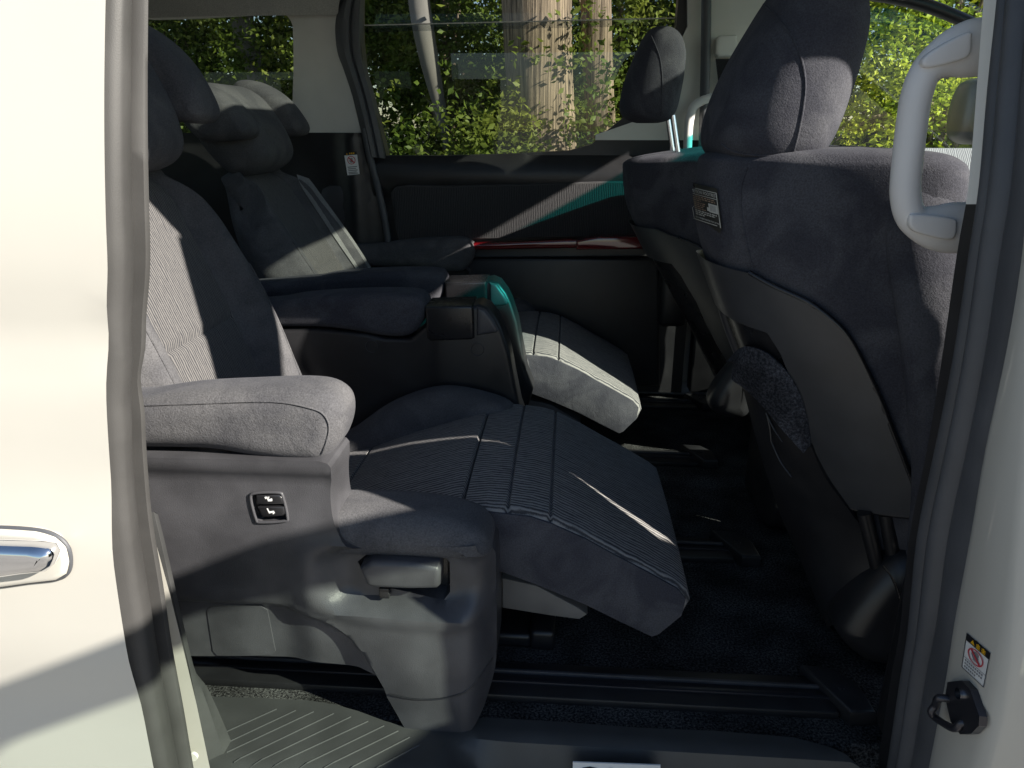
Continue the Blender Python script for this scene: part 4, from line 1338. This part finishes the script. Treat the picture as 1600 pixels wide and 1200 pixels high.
def dress_front_seat(root, surf, T, back, dx, dy, hraise, hshift, hs=1.0):
    cy = 1.242 + dy
    up = lambda p: [(t * KT, f * KF) for t, f in p]
    fn = lambda o: (lambda u, v: surf(u / KT, min(1, v / KF), o))
    poly = up(halfpoly + mir(halfpoly)[::-1])
    sh = relief('rear_shell', poly, fn(.012), None, 'shell', root, grid=.012, smooth=45)
    rim = [surf(t, f, .008) for t, f in spl(halfpoly[1:len(sh_out) + len(sh_low) + 1], 3)]
    tube('shell_rim', rim, .0042, 'gloss_blk', sh, sub=0, n=8)
    rim2 = [surf(t, f, .008) for t, f in spl(mir(halfpoly[1:len(sh_out) + len(sh_low) + 1]), 3)]
    tube('shell_rim', rim2, .0042, 'gloss_blk', sh, sub=0, n=8)
    cav = [(t, f) for t, f in TF[-7:]]
    cavp = [(PI * 1.16, .02)] + [(t, f) for t, f in TF[-7:]] + mir([(t, f) for t, f in TF[-7:]])[::-1] + [(PI * .84, .02)]
    relief('cavity_dark_sheet', up(cavp), fn(.0015), None, 'gloss_blk', root, grid=.03)  # black sheet over the plush, painting in the darkness of the recess
    # headrest
    hx = dx + hshift
    hz = hraise
    HS = [(.335, 1.262, .030, .030, .075, 2.4), (.338, 1.272, .066, .062, .128, 2.6), (.342, 1.300, .088, .080, .150, 2.7), (.352, 1.350, .092, .085, .155, 2.7), (.366, 1.410, .084, .085, .148, 2.6), (.380, 1.465, .070, .078, .132, 2.5), (.388, 1.510, .052, .060, .108, 2.4), (.390, 1.535, .030, .035, .070, 2.2), (.390, 1.542, .008, .008, .02, 2.0)]
    S2 = []
    for cx, cz, ar, af, b_, n in HS:
        p = T((.36 + (cx - .36) * hs + hx - .028, cy + .028, 1.39 + (cz - 1.39) * hs + hz))
        S2.append((p[0], p[1], p[2], (ar + .008) * hs, af * hs, (b_ + .006) * hs, n))
    h = loft('headrest', S2, 'plush_navy', root, nseg=64, smooth=70, sub=5)
    for o_ in (-.05, .05):
        a = T((.38 + hx, cy + o_, 1.25)); b_ = T((.365 + hx, cy + o_, 1.30 + hz))
        pst = tube('headrest_post', [a, b_], .0065, 'chrome', root, sub=0, n=14)
    # seat cushion and base, mostly hidden behind the back
    q = [(.60 + dx, .58), (.66 + dx, .61), (1.0 + dx, .66), (1.06 + dx, .62), (1.04 + dx, .54), (.60 + dx, .52)]
    pad('seat_cushion', q, cy - .215, cy + .25, .03, 'plush_navy', root, seg=4)
    box('seat_base', .56 + dx, 1.0 + dx, cy - .20, cy + .20, .449, .53, 'plastic_blk', root, .02)
    return h

phead = dress_front_seat(pas, psurf, pT, pback, 0, 0, 0, 0)
tree = bvh_of(phead)
for px in ([(1192, 6), (1215, 28), (1238, 58), (1253, 95), (1258, 130), (1255, 170), (1247, 210), (1240, 236)],
           [(1128, 225), (1150, 238), (1200, 243), (1240, 240)],
           ):
    path = []
    for x, y in spl(px, 5):
        l, n = cast(tree, x, y)
        path.append(l + n * .0006)
    tube('headrest_piping', path, .0016, 'plush_navy', phead, sub=0, n=6)
# vertical seam on the velour back
tree = bvh_of(pback)
path = [cast(tree, x, y) for x, y in spl([(1168, 262), (1160, 285), (1157, 310), (1160, 340), (1167, 380), (1176, 415)], 4)]
tube('back_piping', [l + n * .0005 for l, n in path], .0014, 'plush_navy', pback, sub=0, n=6)
# printed caution tag
def tagp(u, v, d=0.0):
    A, B, C_, D = (1077, 288), (1124, 299), (1131, 356), (1087, 341)
    x = (A[0] * (1 - u) + B[0] * u) * v + (D[0] * (1 - u) + C_[0] * u) * (1 - v)
    y = (A[1] * (1 - u) + B[1] * u) * v + (D[1] * (1 - u) + C_[1] * u) * (1 - v)
    l, n = cast(tree, x, y)
    return l + n * (.004 + d)
def tag_sheet(name, u0, u1, v0, v1, mat, d, parent, nu=8, nv=6):
    nu = max(1, int(nu * (u1 - u0) + .99)); nv = max(1, int(nv * (v1 - v0) + .99))
    bm = bmesh.new()
    G = [[bm.verts.new(tagp(u0 + (u1 - u0) * i / nu, v0 + (v1 - v0) * j / nv, d)) for i in range(nu + 1)] for j in range(nv + 1)]
    for j in range(nv):
        for i in range(nu):
            bm.faces.new((G[j][i], G[j][i + 1], G[j + 1][i + 1], G[j + 1][i]))
    return from_bm(name, bm, mat, parent, 60)
tag = tag_sheet('caution_tag', 0, 1, 0, 1.08, 'tag', 0, pback)
bm = bmesh.new()
f = bm.faces.new([bm.verts.new(tagp(u, v)) for u, v in ((0, 0), (.5, -.03), (.88, -.16), (1, 0))])
from_bm('tag_tip', bm, 'tag', pback, 0)
for a in ((.05, .97, .935, .955), (.05, .97, .76, .775), (.05, .07, .03, .95), (.945, .97, .0, .95), (.05, .85, .015, .035)):
    tag_sheet('tag_frame', *a, 'tag_ink', .0006, tag)
text_mesh('tag_title', "CAUTION FOOTREST", .0105, 'tag_ink', tag, lambda x, y, z: tagp(.52 + x / .098 * .86, .855 + y / .0105 * .13, .0008 + z * .2), shear=.15)
random.seed(3)
for v0, u1, mt in ((.70, .86, 'tag_brown'), (.645, .88, 'tag_brown'), (.59, .40, 'tag_brown'), (.52, .55, 'tag_brown'), (.465, .50, 'tag_brown'), (.41, .45, 'tag_brown'), (.355, .52, 'tag_brown'), (.29, .88, 'tag_ink'), (.235, .82, 'tag_ink'), (.18, .45, 'tag_ink')):
    u = .16
    while u < u1:
        w = random.uniform(.04, .10)
        tag_sheet('tag_word', u, min(u1, u + w), v0, v0 + .028, mt, .0007, tag)
        u += w + .025
text_mesh('tag_note', "SEE OWNER'S MANUAL FOR DETAILS", .006, 'tag_ink', tag, lambda x, y, z: tagp(.54 + x / .098 * .80, .10 + y / .006 * .055, .0008 + z * .2))
tag_sheet('tag_picture', .64, .94, .36, .60, 'tag_ink', .0007, tag)
tag_sheet('tag_picture', .58, .66, .38, .48, 'tag_ink', .0006, tag)
for k in range(5):
    tag_sheet('tag_picture_bar', .70 + k * .04, .715 + k * .04, .40, .565, 'ink_grey', .0012, tag)

# lower rear cover, carpeted ledge, foot covers
rowsL = [(1156, 566, 1.235), (1175, 640, 1.235), (1195, 715, 1.225), (1225, 805, 1.21), (1258, 880, 1.19), (1290, 962, 1.15), (1305, 985, 1.12)]
rowsR = [(1268, 690, 1.115), (1292, 742, 1.105), (1330, 795, 1.09), (1358, 835, 1.08), (1372, 885, 1.07), (1352, 930, 1.065), (1325, 972, 1.06)]
cl_ = spl([tuple(PY(*q)) for q in rowsL], 5); cr_ = spl([tuple(PY(*q)) for q in rowsR], 5)
strip('base_rear_cover', [[tuple(Vector(p).lerp(Vector(q), t) + Vector((-.018 * math.sin(math.pi * t), 0, 0))) for p, q in zip(cl_, cr_)] for t in [k / 10 for k in range(11)]], 'plastic_blk', pas, sub=0, thick=.006)
ct_ = [(1160, 548), (1176, 537), (1200, 543), (1225, 563), (1245, 588), (1258, 617), (1266, 650), (1271, 686)]
cb_ = [(1158, 560), (1172, 574), (1188, 591), (1205, 608), (1222, 628), (1240, 652), (1255, 671), (1270, 692)]
yy_ = lambda x: 1.47 - (x - 1160) / 110 * .33
tree = bvh_of(pback)
def ledge(pts, o):
    out = []
    for x, y in pts:
        l, n = cast(tree, x, y)
        out.append(tuple(l + n * o))
    return out
strip('carpet_ledge', [ledge(ct_, .010), ledge([((a[0] + c[0]) / 2, (a[1] + c[1]) / 2) for a, c in zip(ct_, cb_)], .022), ledge(cb_, .030)], 'carpet_grey', pas, sub=4, thick=.004)
for a in ([(1197, 645), (1208, 668), (1222, 690)], [(1205, 690), (1220, 722), (1237, 745)], [(1197, 645), (1203, 668), (1205, 690)]):
    tube('moulded_line', [tuple(PY(x, y, 1.165 - (x - 1197) * .0011)) for x, y in a], .0016, 'plastic_blk', pas, sub=3, n=6)
fp = spl(tr([(1308, 985), (1318, 962), (1345, 925), (1370, 897), (1397, 873), (1430, 862), (1480, 860), (1490, 1000), (1430, 1032), (1390, 1037), (1350, 1030), (1322, 1008)], 1.05), 4, True)
fc = pad('foot_cover', fp, 1.025, 1.13, .04, 'plastic_blk', pas, seg=7, ny=3, step=.015, smooth=60)
tube('cover_seam', [tuple(PY(x, y, 1.022)) for x, y in [(1378, 884), (1392, 900), (1404, 930), (1412, 975)]], .0018, 'gloss_blk', fc, sub=4, n=6)
fp = spl(tr([(1107, 632), (1113, 610), (1135, 580), (1160, 558), (1182, 580), (1172, 640), (1150, 652), (1120, 645)], 1.60), 4, True)
pad('foot_cover', fp, 1.575, 1.66, .03, 'plastic_blk', pas, seg=6, ny=3, step=.015, smooth=60)
for a in ([(1350, 800), (1362, 850), (1374, 900)], [(1384, 802), (1392, 850), (1398, 880)]):
    tube('hinge_bar', [tuple(PY(x, y, 1.07)) for x, y in a], .011, 'plastic_blk', pas, sub=4)
tube('hinge_bar', [tuple(PY(x, y, 1.50)) for x, y in [(1126, 470), (1140, 515), (1158, 560)]], .010, 'plastic', pas, sub=4)
box('motor_tag', .36, .40, 1.36, 1.44, .86, .90, 'tag', pas, .002)

drv, dsurf, dT, dback, dcy = front_seat('front_seat', 'driver seat further across with raised headrest on chrome posts', 0.0, .798, 6, .07, False, .86)
dhead = dress_front_seat(drv, dsurf, dT, dback, 0.0, .798, .082, -.030, .80)
tree = bvh_of(dhead)
path = [cast(tree, x, y) for x, y in spl([(1012, 45), (1024, 70), (1032, 95), (1035, 130), (1033, 180)], 5)]
tube('headrest_piping', [l + n * .0005 for l, n in path], .0016, 'plush_navy', dhead, sub=0, n=6)

# ================================================================== HEDGE AND TREES BEYOND THE VAN
def leaf_mat(name, c1, c2, c3):
    m, nt, b = new_mat(name)
    oi = N(nt, 'ShaderNodeTexCoord')
    n = N(nt, 'ShaderNodeTexNoise', i_Scale=5.0, i_Detail=4.0); L(nt, oi.outputs['Object'], n.inputs[0])
    n2 = N(nt, 'ShaderNodeTexNoise', i_Scale=1.3, i_Detail=2.0); L(nt, oi.outputs['Object'], n2.inputs[0])
    a = mix_col(nt, ramp(nt, n.outputs[0], .35, .65), c1, c2)
    mm = nt.nodes.new('ShaderNodeMix'); mm.data_type = 'RGBA'
    L(nt, ramp(nt, n2.outputs[0], .45, .7), mm.inputs[0]); L(nt, a, mm.inputs[6]); mm.inputs[7].default_value = (*c3, 1)
    L(nt, mm.outputs[2], b.inputs['Base Color'])
    b.inputs['Roughness'].default_value = .55
    b.inputs['Specular IOR Level'].default_value = .3
    tl = nt.nodes.new('ShaderNodeBsdfTranslucent'); L(nt, mm.outputs[2], tl.inputs[0])
    mx = nt.nodes.new('ShaderNodeMixShader'); mx.inputs[0].default_value = .42
    L(nt, b.outputs[0], mx.inputs[1]); L(nt, tl.outputs[0], mx.inputs[2])
    L(nt, mx.outputs[0], nt.nodes['Material Output'].inputs[0])
    return m
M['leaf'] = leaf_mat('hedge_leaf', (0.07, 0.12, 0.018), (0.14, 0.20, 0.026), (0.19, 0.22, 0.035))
M['leaf_sunlit'] = leaf_mat('sunlit_leaf', (0.26, 0.36, 0.03), (0.42, 0.48, 0.04), (0.50, 0.50, 0.06))  # brighter copy of the hedge leaf, sunlight put into its colour
m, nt, b = new_mat('bark')
co = obj_co(nt, (60, 60, 1.2))
n1 = N(nt, 'ShaderNodeTexNoise', i_Scale=1.0, i_Detail=6.0, i_Roughness=.65, i_Distortion=.4); L(nt, co, n1.inputs[0])
L(nt, mix_col(nt, ramp(nt, n1.outputs[0], .38, .62), (0.07, 0.052, 0.035), (0.36, 0.28, 0.19)), b.inputs['Base Color'])
b.inputs['Roughness'].default_value = .95
bump(nt, b, n1.outputs[0], .8, .02)
M['bark'] = m
m, nt, b = new_mat('reflection_streak')  # tone of glass reflections, worn by the stems that stand in for them
co = obj_co(nt, (14, 14, 4))
n1 = N(nt, 'ShaderNodeTexNoise', i_Scale=1.0, i_Detail=6.0); L(nt, co, n1.inputs[0])
L(nt, mix_col(nt, n1.outputs[0], (0.09, 0.085, 0.075), (0.20, 0.19, 0.17)), b.inputs['Base Color'])
b.inputs['Roughness'].default_value = .9
M['refl_pale'] = m

def crown(name, blobs, nleaf, size, mat, parent, rnd):
    """leaf-sized folded faces gathered on twigs through lumpy volumes"""
    import numpy as np
    g = np.random.default_rng(rnd.randrange(1 << 30))
    tot = sum(r[0] * r[1] * r[2] for _, r in blobs)
    P = []
    for c, r in blobs:
        cnt = max(20, int(nleaf * r[0] * r[1] * r[2] / tot))
        nt_ = max(10, cnt // 12)
        w = g.normal(size=(nt_, 3)); w /= np.linalg.norm(w, axis=1)[:, None]
        w *= g.uniform(.5, 1.1, nt_)[:, None]
        k = g.integers(0, nt_, cnt)
        P.append(np.array(c) + w[k] * np.array(r) + g.normal(scale=.045, size=(cnt, 3)) + w[k] * g.uniform(-.05, .12, cnt)[:, None])
    P = np.concatenate(P); n = len(P)
    nz = lambda v: v / np.linalg.norm(v, axis=1)[:, None]
    A = nz(g.normal(size=(n, 3)) * np.array([1, 1, .7]) + np.array([.1, -.3, -.2]))
    T_ = nz(np.cross(A, g.normal(size=(n, 3))))
    Nn = np.cross(A, T_)
    S_ = (size * g.uniform(.55, 1.35, n))[:, None]
    V = np.stack([P, P + A * S_ * .5 + T_ * S_ * .28 + Nn * S_ * .1, P + A * S_, P + A * S_ * .5 - T_ * S_ * .28 + Nn * S_ * .1], 1).reshape(-1, 3)
    i0 = np.arange(n) * 4
    Fc = np.concatenate([np.stack([i0, i0 + 1, i0 + 2], 1), np.stack([i0, i0 + 2, i0 + 3], 1)])
    me = bpy.data.meshes.new(name)
    me.vertices.add(len(V)); me.vertices.foreach_set('co', V.astype('f').ravel())
    me.loops.add(len(Fc) * 3); me.loops.foreach_set('vertex_index', Fc.astype('i').ravel())
    me.polygons.add(len(Fc)); me.polygons.foreach_set('loop_start', (np.arange(len(Fc)) * 3).astype('i'))
    me.update(calc_edges=True)
    return finish(name, me, mat, parent, smooth=0)

def bush(loc, w, h, nleaf, size, mat, label, seed, name='hedge_bush', trunk_mat='bark', cat='bush', z0=.1, depth=.8):
    rnd = random.Random(seed)
    root = empty(name, (loc[0], loc[1], 0), label, cat, 'leafy hedge beyond the van')
    blobs = []
    k = 0
    nb = max(6, int(w * h * 5))
    for _ in range(nb):
        r = rnd.uniform(.28, .52)
        blobs.append(((loc[0] + rnd.uniform(-w / 2, w / 2), loc[1] + rnd.uniform(-depth / 2, depth / 2), z0 + rnd.uniform(.15, h)), (r * 1.1, r, r)))
    crown('crown', blobs, nleaf, size, mat, root, rnd)
    tr_ = [(loc[0], loc[1], -.02), (loc[0] + .05, loc[1], h * .35), (loc[0] - .04, loc[1] + .05, h * .8)]
    tk = tube('trunk', tr_, lambda t: .06 * (1 - .7 * t), trunk_mat, root, sub=4, n=8)
    for _ in range(6):
        b0 = rnd.choice(blobs)[0]
        tube('limb', [(loc[0], loc[1], h * rnd.uniform(.2, .5)), ((loc[0] + b0[0]) / 2, (loc[1] + b0[1]) / 2, (b0[2] + h * .4) / 2 + .1), b0], lambda t: .025 * (1 - .7 * t), trunk_mat, root, sub=3, n=6)
    return root

spots = [(-5.6, 8.2, 2.2, 4.4, 'tall bush behind the rear quarter window with sky gaps above'), (-4.0, 7.6, 2.0, 4.0, 'dense green bush seen through the rear quarter window'),
         (-2.4, 7.2, 1.8, 3.9, 'dark green bush seen past the rear pillar of the sliding door window'), (-1.1, 6.9, 1.8, 3.8, 'leafy bush behind the middle of the sliding door window'),
         (.4, 7.0, 1.8, 3.8, 'leafy bush behind the brown trunk'), (1.6, 7.1, 1.6, 3.8, 'leafy bush behind the driver headrest')]
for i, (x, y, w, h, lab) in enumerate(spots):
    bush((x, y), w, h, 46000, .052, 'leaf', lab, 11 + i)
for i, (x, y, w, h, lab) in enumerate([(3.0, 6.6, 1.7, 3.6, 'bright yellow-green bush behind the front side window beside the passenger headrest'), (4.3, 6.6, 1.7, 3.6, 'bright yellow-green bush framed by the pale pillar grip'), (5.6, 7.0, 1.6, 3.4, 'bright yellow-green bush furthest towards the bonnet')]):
    bush((x, y), w, h, 46000, .052, 'leaf_sunlit', lab, 31 + i)
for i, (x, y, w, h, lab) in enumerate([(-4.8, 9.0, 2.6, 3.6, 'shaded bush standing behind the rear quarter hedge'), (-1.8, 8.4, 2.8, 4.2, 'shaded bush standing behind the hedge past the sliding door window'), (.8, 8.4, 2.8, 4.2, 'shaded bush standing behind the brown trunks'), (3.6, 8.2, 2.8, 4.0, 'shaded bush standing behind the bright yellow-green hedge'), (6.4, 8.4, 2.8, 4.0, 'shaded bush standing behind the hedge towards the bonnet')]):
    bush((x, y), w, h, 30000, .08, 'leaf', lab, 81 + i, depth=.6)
# low shrubs just past the window sill
for i, (x, y, w, lab) in enumerate([(-1.0, 5.6, 1.5, 'low shrub under the sliding door window sill'), (.2, 5.5, 1.2, 'low shrub at the foot of the brown trunks')]):
    bush((x, y), w, 1.25, 6000, .055, 'leaf', lab, 51 + i, depth=.5)

def trunk_tree(name, path, rad, mat, label, seed, leaves=500, cat='tree'):
    rnd = random.Random(seed)
    root = empty(name, (path[0][0], path[0][1], 0), label, cat)
    tube('trunk', path, rad, mat, root, sub=6, n=18)
    e = path[-1]
    tube('limb', [e, (e[0] + .3, e[1], e[2] + .5), (e[0] + .9, e[1] + .1, e[2] + .8)], lambda t: .07 * (1 - .6 * t), mat, root, sub=3, n=8)
    tube('limb', [e, (e[0] - .3, e[1], e[2] + .5), (e[0] - .8, e[1] + .2, e[2] + .9)], lambda t: .07 * (1 - .6 * t), mat, root, sub=3, n=8)
    crown('crown', [((e[0], e[1], e[2] + .9), (1.2, .8, .7)), ((path[0][0], path[0][1] - .25, 1.55), (.75, .15, .55))], leaves * 2, .055, 'leaf', root, rnd)
    return root
def onY(x, y, Y):
    return tuple(PY(x, y, Y))
trunk_tree('tree', [onY(862, 420, 5.9), onY(852, 235, 5.9), onY(842, 100, 5.9), onY(838, -40, 5.9), onY(836, -260, 5.9)], lambda t: .235 + .03 * t, 'bark', 'thick brown tree trunk with streaky bark behind the sliding door window', 71, 3000)
trunk_tree('tree', [onY(948, 420, 6.1), onY(940, 225, 6.1), onY(934, 100, 6.1), onY(930, -40, 6.1), onY(928, -260, 6.1)], lambda t: .115, 'bark', 'slimmer brown trunk beside the thick streaky one', 72, 1200)
trunk_tree('tree', [onY(712, 300, 6.0), onY(692, 190, 6.0), onY(668, 80, 6.0), onY(652, -30, 6.0), onY(646, -250, 6.0)], lambda t: .015 + .065 * sstep(0, .6, t), 'refl_pale', 'thin pale leaning reflection in the far glass, built as a stem', 73, 700)  # window reflection, stood in for by a pale stem beyond the glass
trunk_tree('tree', [onY(425, 260, 7.0), onY(402, 110, 7.0), onY(382, 60, 7.0), onY(376, -30, 7.0), onY(374, -250, 7.0)], lambda t: .10, 'refl_pale', 'pale curved reflection in the rear quarter glass, built as a stem', 74, 700)  # another reflection in the glass, modelled as a stem
